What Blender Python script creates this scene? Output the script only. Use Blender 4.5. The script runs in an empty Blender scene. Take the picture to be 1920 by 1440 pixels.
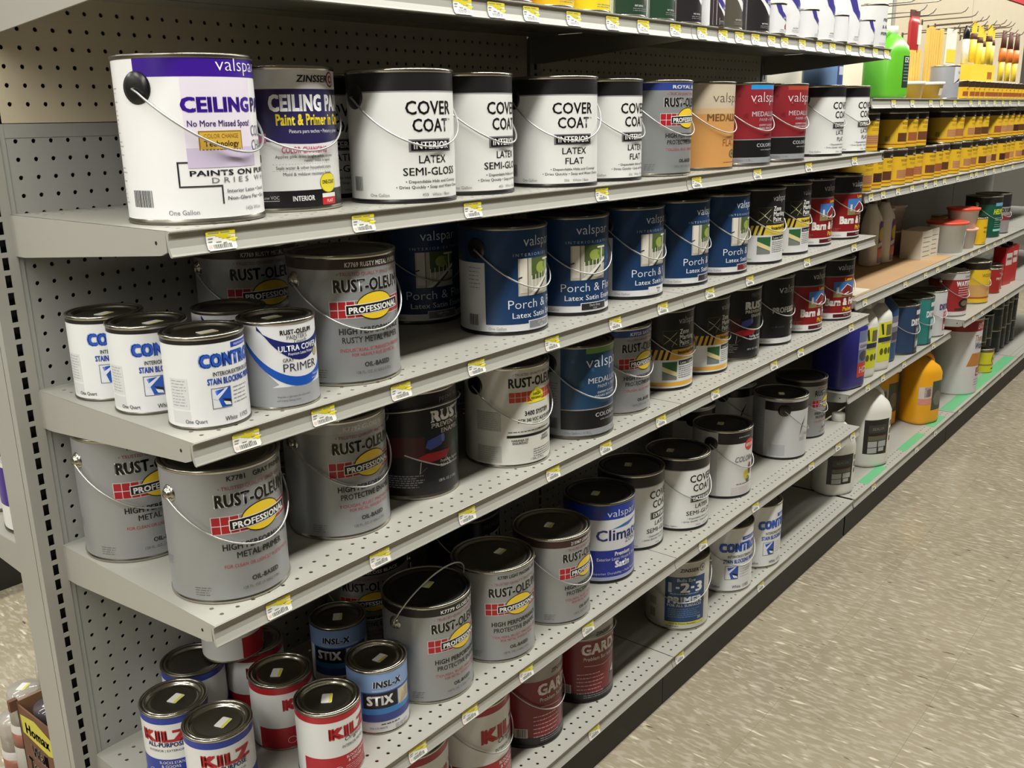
import bpy, bmesh, math, random
from mathutils import Vector, Matrix, geometry
random.seed(7)
sc = bpy.context.scene
COL = sc.collection
S = 0.0254            # everything below is laid out in inches; S turns inches into metres
ZF = 48.0             # the floor lies 48 in below the layout's zero height

def W(x, y, z):
    return Vector((x*S, y*S, (z+ZF)*S))

# ------------------------------------------------------------------ camera
def make_camera():
    cd = bpy.data.cameras.new('camera')
    cd.sensor_fit = 'HORIZONTAL'; cd.sensor_width = 36.0
    cd.lens = 1775.6432/1920*36.0
    cd.clip_start = 0.02; cd.clip_end = 100
    yaw, pitch, roll = 0.885, -0.2742, -0.0189
    cy, sy, cp, sp = math.cos(yaw), math.sin(yaw), math.cos(pitch), math.sin(pitch)
    fwd = Vector((sy*cp, cy*cp, sp)); right = Vector((cy, -sy, 0)); up = right.cross(fwd)
    r2 = right*math.cos(roll)+up*math.sin(roll); u2 = -right*math.sin(roll)+up*math.cos(roll)
    m = Matrix((r2, u2, -fwd)).transposed().to_4x4()
    m.translation = W(-23.5552, -56.0012, 8.4574)
    o = bpy.data.objects.new('camera', cd); COL.objects.link(o); o.matrix_world = m
    sc.camera = o
make_camera()

# ------------------------------------------------------------------ light and exposure
sc.view_settings.view_transform = 'Standard'
sc.view_settings.look = 'None'
sc.view_settings.gamma = 1.0
sc.view_settings.use_curve_mapping = False
sc.view_settings.exposure = -0.08
wd = bpy.data.worlds.new('store_air'); sc.world = wd; wd.use_nodes = True
wd.node_tree.nodes['Background'].inputs[0].default_value = (1.0, 0.97, 0.9, 1)
wd.node_tree.nodes['Background'].inputs[1].default_value = 0.25
def strip(x, y, z, lx, ly, power, col=(1.0, 0.99, 0.925)):
    ld = bpy.data.lights.new('fluorescent_tubes', 'AREA'); ld.shape = 'RECTANGLE'
    ld.size = lx*S; ld.size_y = ly*S; ld.energy = power; ld.color = col
    o = bpy.data.objects.new('fluorescent_tubes', ld); COL.objects.link(o); o.location = W(x, y, z)
for lx in (-176, -80, 16, 112, 208, 304):
    strip(lx, -42, 62, 92, 8, 58)
for lx in (-70, 48, 144, 240, 336):
    strip(lx, 14, 62, 60, 6, 30)
for lx in (-150, -20, 110, 240):
    strip(lx, 75, 62, 92, 8, 46)

# ------------------------------------------------------------------ materials
def lin(c):
    return tuple((v/12.92 if v <= 0.04045 else ((v+0.055)/1.055)**2.4) for v in c)
def rgb(r, g, b):
    return lin((r/255, g/255, b/255))
MATS = {}
def mat(name, col, rough=0.45, metal=0.0, spec=0.5, mottle=0.0, scale=40.0, bump=0.0, coat=0.0, trans=0.0, alpha=1.0):
    if name in MATS: return MATS[name]
    m = bpy.data.materials.new(name); m.use_nodes = True
    nt = m.node_tree; b = nt.nodes['Principled BSDF']
    b.inputs['Base Color'].default_value = (*col, 1)
    b.inputs['Roughness'].default_value = rough; b.inputs['Metallic'].default_value = metal
    b.inputs['Specular IOR Level'].default_value = spec
    b.inputs['Coat Weight'].default_value = coat
    b.inputs['Transmission Weight'].default_value = trans
    if mottle or bump:
        tc = nt.nodes.new('ShaderNodeTexCoord'); n = nt.nodes.new('ShaderNodeTexNoise')
        n.inputs['Scale'].default_value = scale; n.inputs['Detail'].default_value = 4
        nt.links.new(tc.outputs['Object'], n.inputs['Vector'])
        if mottle:
            mx = nt.nodes.new('ShaderNodeMix'); mx.data_type = 'RGBA'
            mx.inputs[6].default_value = (*[c*(1-mottle) for c in col], 1)
            mx.inputs[7].default_value = (*[min(1, c*(1+mottle)) for c in col], 1)
            nt.links.new(n.outputs['Fac'], mx.inputs[0]); nt.links.new(mx.outputs[2], b.inputs['Base Color'])
        if bump:
            bp = nt.nodes.new('ShaderNodeBump'); bp.inputs['Strength'].default_value = bump; bp.inputs['Distance'].default_value = 0.001
            nt.links.new(n.outputs['Fac'], bp.inputs['Height']); nt.links.new(bp.outputs['Normal'], b.inputs['Normal'])
    MATS[name] = m; return m
INK = {}
def ink(key):
    """printed colour on paper or tinplate: 'r,g,b' in screen values"""
    if key in INK: return INK[key]
    r, g, b = (int(v) for v in key.split(','))
    m = mat('print_'+key.replace(',', '_'), rgb(r, g, b), rough=0.34, spec=0.45, mottle=0.03, scale=25)
    INK[key] = m; return m
WHITE = '226,226,224'; BLACK = '20,20,21'; GREY = '128,128,130'
SILVER = mat('silver_print', rgb(158, 160, 162), rough=0.36, metal=0.4, mottle=0.05, scale=14)
STEEL = mat('shelf_enamel', rgb(163, 161, 153), rough=0.38, spec=0.4, mottle=0.03, scale=18)
STEEL_B = mat('upright_enamel', rgb(160, 158, 150), rough=0.42, spec=0.4, mottle=0.03, scale=12)
PEG_G = mat('grey_panel_enamel', rgb(162, 162, 157), rough=0.5, spec=0.3, mottle=0.03, scale=12)
PEG_C = mat('cream_pegboard', rgb(208, 196, 170), rough=0.5, spec=0.3, mottle=0.04, scale=12)
TIN = mat('tinplate', rgb(176, 172, 160), rough=0.24, metal=1.0, mottle=0.06, scale=30)
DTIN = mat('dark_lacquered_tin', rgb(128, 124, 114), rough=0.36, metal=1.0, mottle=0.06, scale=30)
BLK = mat('black_plastic', rgb(24, 24, 25), rough=0.32, spec=0.5, mottle=0.08, scale=20)
WIRE = mat('bright_wire', rgb(186, 186, 184), rough=0.42, metal=0.85, mottle=0.03)
KICK = mat('black_kick_plate', rgb(34, 31, 28), rough=0.55, mottle=0.1, scale=8)
DARK = mat('painted_cavity_shade', rgb(20, 19, 17), rough=0.9, mottle=0.05)  # shade inside slots and holes, put into a near-black colour

# ------------------------------------------------------------------ mesh helper
class MB:
    def __init__(self): self.v = []; self.f = []; self.m = []; self.s = []; self.mats = []
    def mi(self, m):
        if m not in self.mats: self.mats.append(m)
        return self.mats.index(m)
    def face(self, idx, m, smooth=False): self.f.append(tuple(idx)); self.m.append(self.mi(m)); self.s.append(smooth)
    def add(self, vs): n = len(self.v); self.v += [tuple(p) for p in vs]; return n
    def box(self, a, b, m):
        x0, y0, z0 = a; x1, y1, z1 = b
        n = self.add([(x0,y0,z0),(x1,y0,z0),(x1,y1,z0),(x0,y1,z0),(x0,y0,z1),(x1,y0,z1),(x1,y1,z1),(x0,y1,z1)])
        for q in ((3,2,1,0),(4,5,6,7),(0,1,5,4),(1,2,6,5),(2,3,7,6),(3,0,4,7)): self.face([n+i for i in q], m)
    def prism(self, pts, axis, a, b, m, smooth=False, caps=True):
        """extrude a 2D outline along an axis: axis 0 gives (y,z) outlines, axis 1 (x,z), axis 2 (x,y)"""
        def P(p, t):
            return (t, p[0], p[1]) if axis == 0 else ((p[0], t, p[1]) if axis == 1 else (p[0], p[1], t))
        k = len(pts); n = self.add([P(p, a) for p in pts]+[P(p, b) for p in pts])
        for i in range(k):
            j = (i+1) % k; self.face((n+i, n+j, n+k+j, n+k+i), m, smooth)
        if caps:
            self.face([n+i for i in range(k)][::-1], m); self.face([n+k+i for i in range(k)], m)
    def lathe(self, prof, seg, m, smooth=True, cx=0, cy=0, mats=None, cap=True):
        """prof: list of (r, z); mats: optional material per profile segment"""
        n0 = len(self.v)
        for (r, z) in prof:
            for i in range(seg):
                a = 2*math.pi*i/seg
                self.v.append((cx+r*math.cos(a), cy+r*math.sin(a), z))
        for k in range(len(prof)-1):
            mm = mats[k] if mats else m
            for i in range(seg):
                j = (i+1) % seg
                self.face((n0+k*seg+i, n0+k*seg+j, n0+(k+1)*seg+j, n0+(k+1)*seg+i), mm, smooth)
        if cap and prof[0][0] > 2e-3: self.face([n0+i for i in range(seg)][::-1], mats[0] if mats else m)
        if cap and prof[-1][0] > 2e-3: self.face([n0+(len(prof)-1)*seg+i for i in range(seg)], mats[-1] if mats else m)
    def loft(self, secs, seg, m, smooth=True):
        """secs: (z, cx, cy, rx, ry, p) superellipse rings, capped"""
        n0 = len(self.v)
        for (z, cx, cy, rx, ry, p) in secs:
            for i in range(seg):
                a = 2*math.pi*i/seg; c, s_ = math.cos(a), math.sin(a)
                self.v.append((cx+rx*math.copysign(abs(c)**(2/p), c), cy+ry*math.copysign(abs(s_)**(2/p), s_), z))
        for k in range(len(secs)-1):
            for i in range(seg):
                j = (i+1) % seg
                self.face((n0+k*seg+i, n0+k*seg+j, n0+(k+1)*seg+j, n0+(k+1)*seg+i), m, smooth)
        self.face([n0+i for i in range(seg)][::-1], m); self.face([n0+(len(secs)-1)*seg+i for i in range(seg)], m)
    def tube(self, pts, r, m, seg=8, caps=True, closed=False):
        pts = [Vector(p) for p in pts]; n0 = len(self.v); K = len(pts); ref = None
        for i, p in enumerate(pts):
            if closed: t = (pts[(i+1) % K]-pts[i-1]).normalized()
            else: t = (pts[min(i+1, K-1)]-pts[max(i-1, 0)]).normalized()
            if ref is None:
                ref = Vector((0, 0, 1)) if abs(t.z) < 0.9 else Vector((1, 0, 0))
            a = t.cross(ref).normalized(); b = a.cross(t).normalized(); ref = b
            for k in range(seg):
                w = 2*math.pi*k/seg; self.v.append(tuple(p+(a*math.cos(w)+b*math.sin(w))*r))
        for i in range(K if closed else K-1):
            i2 = (i+1) % K
            for k in range(seg):
                j = (k+1) % seg
                self.face((n0+i*seg+k, n0+i*seg+j, n0+i2*seg+j, n0+i2*seg+k), m, True)
        if caps and not closed:
            self.face([n0+k for k in range(seg)][::-1], m); self.face([n0+(K-1)*seg+k for k in range(seg)], m)
    def perf(self, x0, x1, y0, y1, holes, P, m, r=0.14, wall=0.07, side=1, sq=None):
        """a sheet over [x0,x1]x[y0,y1] with real holes; P(x, y, d) places a point, d = depth into the sheet.
        holes: (xs, ys) centres of a regular grid"""
        xs, ys = holes
        hx = (xs[1]-xs[0])/2 if len(xs) > 1 else 0.5; hy = (ys[1]-ys[0])/2 if len(ys) > 1 else 0.5
        gx0, gx1, gy0, gy1 = xs[0]-hx, xs[-1]+hx, ys[0]-hy, ys[-1]+hy
        def quad(a0, a1, b0, b1):
            if a1-a0 < 1e-4 or b1-b0 < 1e-4: return
            n = self.add([P(a0,b0,0),P(a1,b0,0),P(a1,b1,0),P(a0,b1,0)]); self.face((n,n+1,n+2,n+3), m)
        quad(x0, gx0, y0, y1); quad(gx1, x1, y0, y1); quad(gx0, gx1, y0, gy0); quad(gx0, gx1, gy1, y1)
        oc = [(-1,-1),(0,-1),(1,-1),(1,0),(1,1),(0,1),(-1,1),(-1,0)]
        for cx in xs:
            for cy in ys:
                out = [(cx+a*hx, cy+b*hy) for a, b in oc]
                if sq: inn = [(cx+a*sq[0], cy+b*sq[1]) for a, b in oc]
                else: inn = [(cx+r*math.cos(math.radians(225+45*i)), cy+r*math.sin(math.radians(225+45*i))) for i in range(8)]
                n = self.add([P(*p, 0) for p in out]+[P(*p, 0) for p in inn]+[P(*p, wall) for p in inn])
                for i in range(8):
                    j = (i+1) % 8
                    self.face((n+i, n+j, n+8+j, n+8+i), m); self.face((n+8+i, n+8+j, n+16+j, n+16+i), m)
    def mesh(self, name):
        me = bpy.data.meshes.new(name)
        me.from_pydata([(x*S, y*S, z*S) for x, y, z in self.v], [], self.f)
        for m in self.mats: me.materials.append(m)
        me.polygons.foreach_set('material_index', self.m); me.polygons.foreach_set('use_smooth', self.s)
        me.update(); return me

def link(name, me, parent=None, loc=None, rotz=0.0):
    o = bpy.data.objects.new(name, me); COL.objects.link(o)
    if parent is not None: o.parent = parent
    if loc is not None: o.location = loc
    o.rotation_euler = (0, 0, rotz); return o
def tag(o, label, cat, group=None):
    o['label'] = label; o['category'] = cat
    if group: o['group'] = group
    return o
def thing(name, label, cat, x, y, z, rotz=0.0, group=None):
    o = bpy.data.objects.new(name, None); COL.objects.link(o); o.empty_display_size = 0.03
    o.location = W(x, y, z); o.rotation_euler = (0, 0, math.radians(rotz)); return tag(o, label, cat, group)
def struct(name, mb, x=0, y=0, z=0):
    o = link(name, mb.mesh(name), None, W(x, y, z)); o['kind'] = 'structure'; return o

# ------------------------------------------------------------------ lettering
TXT = {}
def glyphs(text, bold=0.0):
    """flat triangles of a string in the built-in face, cap height 1, left edge at 0"""
    k = (text, bold)
    if k in TXT: return TXT[k]
    cu = bpy.data.curves.new('lettering', 'FONT'); cu.body = text; cu.size = 1.0; cu.resolution_u = 2; cu.space_character = 1.0+max(0, bold)*1.1
    if bold < 0: cu.offset = bold
    o = bpy.data.objects.new('lettering', cu); me = o.to_mesh()
    vs = [(v.co.x, v.co.y) for v in me.vertices]; fs = [tuple(p.vertices) for p in me.polygons]
    o.to_mesh_clear(); bpy.data.objects.remove(o); bpy.data.curves.remove(cu)
    if vs:
        x0 = min(v[0] for v in vs); x1 = max(v[0] for v in vs)
        vs = [((x-x0)/CAPH, y/CAPH) for x, y in vs]; w = (x1-x0)/CAPH
    else: w = 0.0
    TXT[k] = (vs, fs, w); return TXT[k]
CAPH = 1.0
_h = glyphs('H'); CAPH = max(v[1] for v in _h[0]); TXT.clear()

class Print:
    """a printed sheet laid out flat in inches: s along the surface (0 = middle of the front), z up; 'lay' stacks inks"""
    def __init__(self): self.items = []
    def poly2(self, vs, fs, col, lay, cut=False): self.items.append((vs, fs, ink(col) if isinstance(col, str) else col, lay, cut)); return self
    def R(self, s0, s1, z0, z1, col, lay=1):
        n = max(1, int(math.ceil((s1-s0)/0.17))); vs = []; fs = []
        for i in range(n+1):
            s_ = s0+(s1-s0)*i/n; vs += [(s_, z0), (s_, z1)]
        for i in range(n): fs.append((2*i, 2*i+2, 2*i+3, 2*i+1))
        return self.poly2(vs, fs, col, lay)
    def P(self, pts, col, lay=2):
        tri = geometry.tessellate_polygon([[Vector((p[0], p[1], 0)) for p in pts]])
        fs = []
        for t in tri:
            a, b, c = (pts[i] for i in t)
            cr = (b[0]-a[0])*(c[1]-a[1])-(b[1]-a[1])*(c[0]-a[0]); fs.append(tuple(t) if cr > 0 else tuple(t)[::-1])
        return self.poly2(list(pts), fs, col, lay, True)
    def E(self, s, z, rs, rz, col, lay=2, n=28):
        return self.P([(s+rs*math.cos(2*math.pi*i/n), z+rz*math.sin(2*math.pi*i/n)) for i in range(n)], col, lay)
    def T(self, text, s, z, h, col, w=None, al='C', bold=0.0, lay=4, shear=0.0, rot=0.0):
        vs, fs, tw = glyphs(text, bold); kx = (w/tw) if (w and tw) else h
        if bold > 0:                      # heavier strokes: the same letters printed again slightly shifted
            n = len(vs); b = bold*1.15; sh = ((0, 0), (-b, -b*.55), (b, -b*.55), (-b, b*.55), (b, b*.55)) if bold > .018 else ((-b, 0), (b, 0))
            vs = [(x+dx, y+dy) for dx, dy in sh for x, y in vs]; fs = [tuple(i+n*k for i in f) for k in range(len(sh)) for f in fs]
        W_ = tw*kx; x0 = s-W_/2 if al == 'C' else (s if al == 'L' else s-W_)
        cr, sr = math.cos(rot), math.sin(rot); out = []
        for x, y in vs:
            px = x*kx+shear*y*h+x0-s; py = y*h
            out.append((s+px*cr-py*sr, z+px*sr+py*cr))
        return self.poly2(out, fs, col, lay, h > 0.45)
    def bars(self, s0, s1, z0, z1, col=BLACK, lay=3):
        rnd = random.Random(int(abs(s0*100))+3); x = s0
        while x < s1-0.02:
            w = rnd.choice((0.02, 0.03, 0.05)); self.R(x, min(x+w, s1), z0, z1, col, lay); x += w+rnd.choice((0.02, 0.03, 0.04))
        return self
    def lines(self, s0, s1, z, n, dz, col, h=0.05, lay=3, seed=1):
        rnd = random.Random(seed)
        for i in range(n):
            x = s0
            e = s1-(s1-s0)*(rnd.random()*0.25)
            while x < e:
                w = 0.08+rnd.random()*0.28; self.R(x, min(x+w, e), z-i*dz, z-i*dz+h, col, lay); x += w+0.06
        return self
    def frame(self, s0, s1, z0, z1, t, col, lay=3):
        self.R(s0, s1, z0, z0+t, col, lay); self.R(s0, s1, z1-t, z1, col, lay)
        self.R(s0, s0+t, z0, z1, col, lay); self.R(s1-t, s1, z0, z1, col, lay); return self
    def build(self, place, mb=None, step=0.3):
        """place(s, z, lay) -> point"""
        mb = mb or MB()
        for vs, fs, m, lay, cut in self.items:
            if cut and step:
                bm = bmesh.new(); bv = [bm.verts.new((p[0], p[1], 0)) for p in vs]
                for f in fs:
                    try: bm.faces.new([bv[i] for i in f])
                    except ValueError: pass
                a = min(p[0] for p in vs); b = max(p[0] for p in vs); k = math.ceil(a/step)
                while k*step < b:
                    g = bm.verts[:]+bm.edges[:]+bm.faces[:]
                    bmesh.ops.bisect_plane(bm, geom=g, plane_co=(k*step, 0, 0), plane_no=(1, 0, 0)); k += 1
                bm.verts.index_update(); vs = [(v.co.x, v.co.y) for v in bm.verts]; fs = [tuple(v.index for v in f.verts) for f in bm.faces]
                bm.free()
            n = mb.add([place(p[0], p[1], lay) for p in vs])
            for f in fs: mb.face([n+i for i in f], m, True)
        return mb
LAY = 0.007
def wrap(R):
    def place(s, z, lay):
        a = s/R; r = R+LAY*lay; return (r*math.sin(a), -r*math.cos(a), z)
    return place
def flat(y):
    return lambda s, z, lay: (s, y-LAY*lay, z)
# ------------------------------------------------------------------ printed labels
RG, RQ = 3.22, 2.07                      # wall radius of a gallon and of a quart can
PG, PQ = math.pi*RG, math.pi*RQ
def cover_coat(kind='INTERIOR', fin='SEMI-GLOSS', code='455   White / Base'):
    p = Print(); p.R(-PG, PG, .28, 6.44, WHITE, 1); p.R(-PG, PG, 6.44, 7.46, '27,27,28', 1); p.R(-PG, PG, 6.36, 6.44, '150,150,152', 2)
    p.T('COVER', 0, 5.12, .74, BLACK, 3.3, bold=.02); p.T('COAT', 0, 4.14, .72, BLACK, 2.55, bold=.02)
    p.T('TM', 1.5, 4.75, .12, BLACK)
    p.R(-1.56, 1.56, 2.98, 3.72, '120,120,122', 2); p.R(-1.42, 1.42, 3.06, 3.64, BLACK, 3); p.T(kind, 0, 3.16, .4, '240,240,240', 2.5, bold=.03)
    p.T('LATEX', 0, 2.34, .44, BLACK, 1.95, bold=.015); p.T(fin, 0, 1.64, .44, BLACK, 3.9 if len(fin) > 5 else 1.5, bold=.015)
    p.T('\u2022 Dependable Hide and Coverage', .15, 1.2, .17, '45,45,45', 3.95, bold=.012)
    p.T('\u2022 Dries Quickly \u2022 Soap and Water Cleanup', .1, .88, .17, '45,45,45', 5.0, bold=.012)
    p.T('One Gallon', -3.45, .42, .2, '120,120,122', 1.25); p.T(code, .2, .42, .17, '130,130,130', 2.1)
    p.bars(-5.5, -4.7, .75, 1.6, '60,60,60'); p.lines(-9.2, -6.0, 5.4, 22, .2, '170,170,170'); return p
def purple_ceiling():
    p = Print(); p.R(-PG, PG, .28, 7.46, '233,232,233', 1); p.R(-5.15, 5.4, 6.66, 7.46, '58,20,142', 2)
    p.T('valspar', .18, 6.92, .6, '238,236,242', 3.0, bold=-.012)
    p.R(-3.0, .72, 2.6, 6.64, '226,218,232', 2); p.R(-3.0, .72, 2.6, 3.5, '203,190,216', 3)
    p.T('CEILING', -1.25, 5.12, .62, '58,20,142', 3.55, bold=.07); p.T('PAINT', 2.15, 5.12, .62, '44,28,100', 2.7, bold=.05)
    p.T('No More Missed Spots!', -1.2, 4.46, .27, '70,50,110', 3.3, bold=.02)
    p.R(-2.42, -.2, 3.38, 4.26, '150,110,30', 3); p.R(-2.36, -.26, 3.44, 4.2, '205,168,72', 4)
    p.T('COLOR CHANGE', -1.31, 3.93, .19, '150,105,30', 1.75, lay=5); p.T('Technology', -1.31, 3.56, .25, '66,40,20', 1.75, bold=.02, lay=5)
    p.T('COLOR', 1.45, 3.98, .5, '90,84,110', 1.75, lay=5); p.T('CHANGE', 1.65, 3.3, .5, '90,84,110', 2.2, lay=5)
    p.T('PAINTS ON PURPLE', -.15, 2.24, .24, '40,40,44', 5.6, bold=.03); p.T('D R I E S   W H I T E', .45, 1.9, .24, '110,110,114', 4.9)
    p.frame(-3.5, -3.42, 1.8, 2.86, .08, '60,60,64'); p.R(-3.5, -3.0, 2.82, 2.9, '60,60,64', 3); p.R(-3.5, -1.5, 1.72, 1.8, '60,60,64', 3); p.R(-1.58, -1.5, .92, 1.74, '60,60,64', 3)
    p.T('Interior Latex \u2022 Sound', .1, 1.42, .17, '70,70,72', 2.8, bold=.012); p.T('Non-Glare Flat \u2022 Easy', .1, 1.08, .17, '70,70,72', 2.8, bold=.012)
    p.T('One Gallon', -3.4, .48, .22, '120,120,124', 1.4); p.T('1426 White', .3, .55, .17, '140,140,140', 1.2)
    p.bars(-6.1, -4.85, .84, 1.62, '70,70,70'); p.lines(-9.5, -6.6, 6.2, 28, .2, '175,170,175'); return p
def navy_ceiling():
    p = Print(); p.R(-PG, PG, .24, 7.46, '222,221,220', 1)
    arc = [(-4.3+8.6*i/16, 3.62+.55*((i-8)/8)**2) for i in range(17)]
    p.P([(-4.3, 6.48)]+arc+[(4.3, 6.48)], '44,38,84', 2)
    p.T('ZINSSER', .55, 6.84, .34, '30,26,30', 2.15, bold=.04, shear=.2)
    for r_, c in ((.42, '128,34,40'), (.32, '222,221,220'), (.22, '128,34,40'), (.1, '222,221,220')): p.E(2.0, 7.0, r_, r_, c, 2+int((.45-r_)*10))
    p.T('CEILING PAINT', .75, 5.36, .8, '236,236,236', 5.6, bold=.07); p.T('Paint & Primer in One', .55, 4.62, .56, '232,210,52', 4.6, bold=.05)
    p.T('Pintura para techos \u2022 Pintura y primer', .7, 4.2, .19, '222,222,232', 3.6)
    p.T('COLOR CHANGING', -.2, 3.16, .32, '196,88,130', 2.75, bold=.03); p.T('Applies pink dries bright white so you', -.15, 2.9, .16, '70,60,66', 3.6)
    p.T('never miss a spot', .5, 2.68, .15, '70,60,66', 1.8); p.T('Seals water & other household stains', -.25, 2.3, .17, '70,60,66', 3.4); p.T('Mold & mildew resistant finish', -.1, 1.96, .17, '70,60,66', 3.0)
    p.R(-2.2, 1.3, 2.55, 2.58, '170,170,170'); p.R(-2.2, 1.3, 2.2, 2.23, '170,170,170')
    p.R(-2.75, -2.35, 3.7, 4.2, '214,120,160', 4); p.R(-2.85, -2.7, 2.7, 3.1, '80,76,80', 3)
    p.R(-PG, PG, .24, 1.16, '24,22,25', 2); p.T('INTERIOR', -.55, .6, .26, '235,235,235', 1.25, bold=.04); p.T('Low VOC', -2.35, .72, .18, '200,200,200', .9); p.R(-2.8, -1.9, .62, .65, '200,200,200', 3)
    p.E(1.15, 1.5, .66, .56, '150,140,30', 3); p.E(1.15, 1.5, .62, .52, '228,212,60', 4); p.T('ONE-COAT', 1.15, 1.44, .2, '60,50,50', 1.0, bold=.03, lay=5)
    p.R(.6, 1.7, .7, .92, '225,225,222', 5); p.R(.6, 1.7, .3, .7, '196,40,44', 4); p.T('FLAT', 1.2, .42, .16, '235,225,225', lay=5); return p
def rust_pro(code='K7781   GRAY PRIMER', band=None, l2='METAL PRIMER', r1='FOR CLEAN OR LIGHTLY RUSTED METAL', r2=None, top=None):
    p = Print(); p.R(-PG, PG, .16, 7.46, SILVER, 1)
    if band: p.R(-PG, PG, 6.88, 7.46, band, 2)
    if top: p.R(-PG, PG, 6.8, 7.46, SILVER, 2)
    p.T(code, .35, 7.0, .26, '226,224,220' if band else '40,40,42', 3.9, bold=.03)
    p.T('\u2022 TRUSTED QUALITY SINCE 1921 \u2022', 0, 6.5, .19, '150,84,88', 4.2, bold=.01)
    p.T('RUST-OLEUM', 0, 5.58, .68, '214,212,210', 4.66, bold=.09, lay=3); p.T('RUST-OLEUM', 0, 5.58, .68, '24,23,24', 4.58, bold=.055)
    for i in range(11):
        x = -2.62+i*.48
        for j in range(2):
            if i < 3 or j == 0 or i > 7: p.R(x+.03, x+.46, 4.05+j*.48+.03, 4.05+j*.48+.46, '166,32,40', 2)
    for i in range(4): p.R(-2.62+i*.48-.02, -2.62+i*.48+.02, 4.04, 5.04, '225,200,200', 3)
    p.R(-2.64, -1.2, 4.5, 4.54, '225,200,200', 3); p.frame(-2.64, 2.66, 4.03, 5.06, .03, '225,200,200', 3)
    p.E(.2, 4.66, 1.3, .84, '52,40,20', 4); p.E(.2, 4.66, 1.24, .78, '236,200,48', 5)
    q = lambda a, b, c, d: [(a, c), (b, c+.1), (b, d+.1), (a, d)]
    p.P(q(-1.72, 2.2, 4.2, 4.82), '232,226,220', 6); p.P(q(-1.67, 2.15, 4.25, 4.77), '22,20,20', 7)
    p.T('PROFESSIONAL', .24, 4.36, .34, '240,240,238', 3.5, bold=.05, lay=8, rot=.025)
    p.T('HIGH PERFORMANCE', 0, 3.1, .35, '44,44,46', 4.3, bold=.035); p.T(l2, 0, 2.58, .34, '52,52,54', 2.9 if len(l2) < 14 else 4.0, bold=.02)
    p.T(r1, .05, 2.06, .19, '176,64,70', 4.4); 
    if r2: p.T(r2, .05, 1.76, .19, '176,64,70', 3.1)
    p.T('OIL-BASED', .1, 1.1, .26, '50,50,52', 1.75, bold=.03); p.T('128 FL. OZ. (1 GAL) 3.78 L', -.1, .7, .16, '104,104,106', 2.4)
    p.lines(-3.9, -2.9, .95, 4, .14, '98,98,100', .04); p.lines(-6.6, -5.4, 2.4, 5, .13, '104,104,106', .04)
    return p
def medallion(mid, top='40,140,210', tint=None, dark='26,25,27'):
    p = Print(); p.R(-PG, PG, .3, 7.46, '150,152,158', 1)
    p.R(-4.0, PG-1.2, 2.45, 7.46, mid, 2); p.R(-4.0, PG-1.2, .82, 2.45, dark, 2); p.R(-4.0, PG-1.2, 2.43, 2.52, '150,140,142', 3)
    p.R(-1.95, 2.2, 7.05, 7.46, top, 3)
    p.T('valspar', .2, 5.9, .92, '212,214,218', 4.3, bold=-.012); p.T('MEDALLION', .2, 4.6, .44, '186,188,196', 3.9, bold=.01)
    p.T('PAINT + PRIMER', .5, 4.15, .27, '176,170,180', 2.8); p.T('EXPERT DURABILITY', .4, 3.7, .17, '205,205,210', 2.6); p.T('WEARS BEAUTIFULLY', .4, 3.42, .17, '205,205,210', 3.2)
    p.T('COLORFUL', .35, 1.78, .32, '190,192,198', 2.9, bold=.02); p.T('one coat guaranteed', .6, 1.45, .16, '180,180,186', 2.4)
    for a, b, c, r_ in ((-1.6, 5.6, tint, .42), (-2.6, 4.5, tint, .55), (-3.2, 6.4, tint, .36), (1.8, 2.9, '150,60,70', .2), (2.1, 2.75, '70,110,70', .2)):
        if c: p.P([(a, b), (a+r_, b-.2*r_), (a+r_*.8, b+.8*r_), (a+.1, b+.6*r_)], c, 3)
    p.T('One Gallon / 3.78 L', -2.6, .45, .2, '110,112,118', 2.2); p.T('400 000', 1.4, .45, .17, '110,112,118', 1.0)
    p.bars(-4.95, -4.3, .85, 1.75, '70,72,76'); p.lines(-5.4, -4.2, 4.6, 9, .22, '96,98,102'); return p
def tan_medallion():
    p = Print(); n = 9
    p.R(-PG, PG, .2, 7.46, '206,150,88', 1)
    p.R(-PG, PG, 5.4, 7.46, '196,182,160', 2); p.R(-PG, PG, 4.9, 5.4, '202,170,130', 2)
    p.T('valspar', .2, 5.9, .85, '104,92,80', 4.3, bold=-.012); p.T('MEDALLION', .2, 4.3, .6, '128,96,60', 5.2, bold=.03)
    p.T('FLAT', .2, 2.1, .6, '150,96,50', 1.9); p.E(.9, 1.4, .62, .38, '96,76,50', 3); p.E(.9, 1.4, .54, .3, '150,130,100', 4); p.T('100%', .9, 1.3, .2, '80,66,48', lay=5)
    p.lines(-.6, 1.6, .62, 1, .2, '130,86,46'); return p
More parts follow.
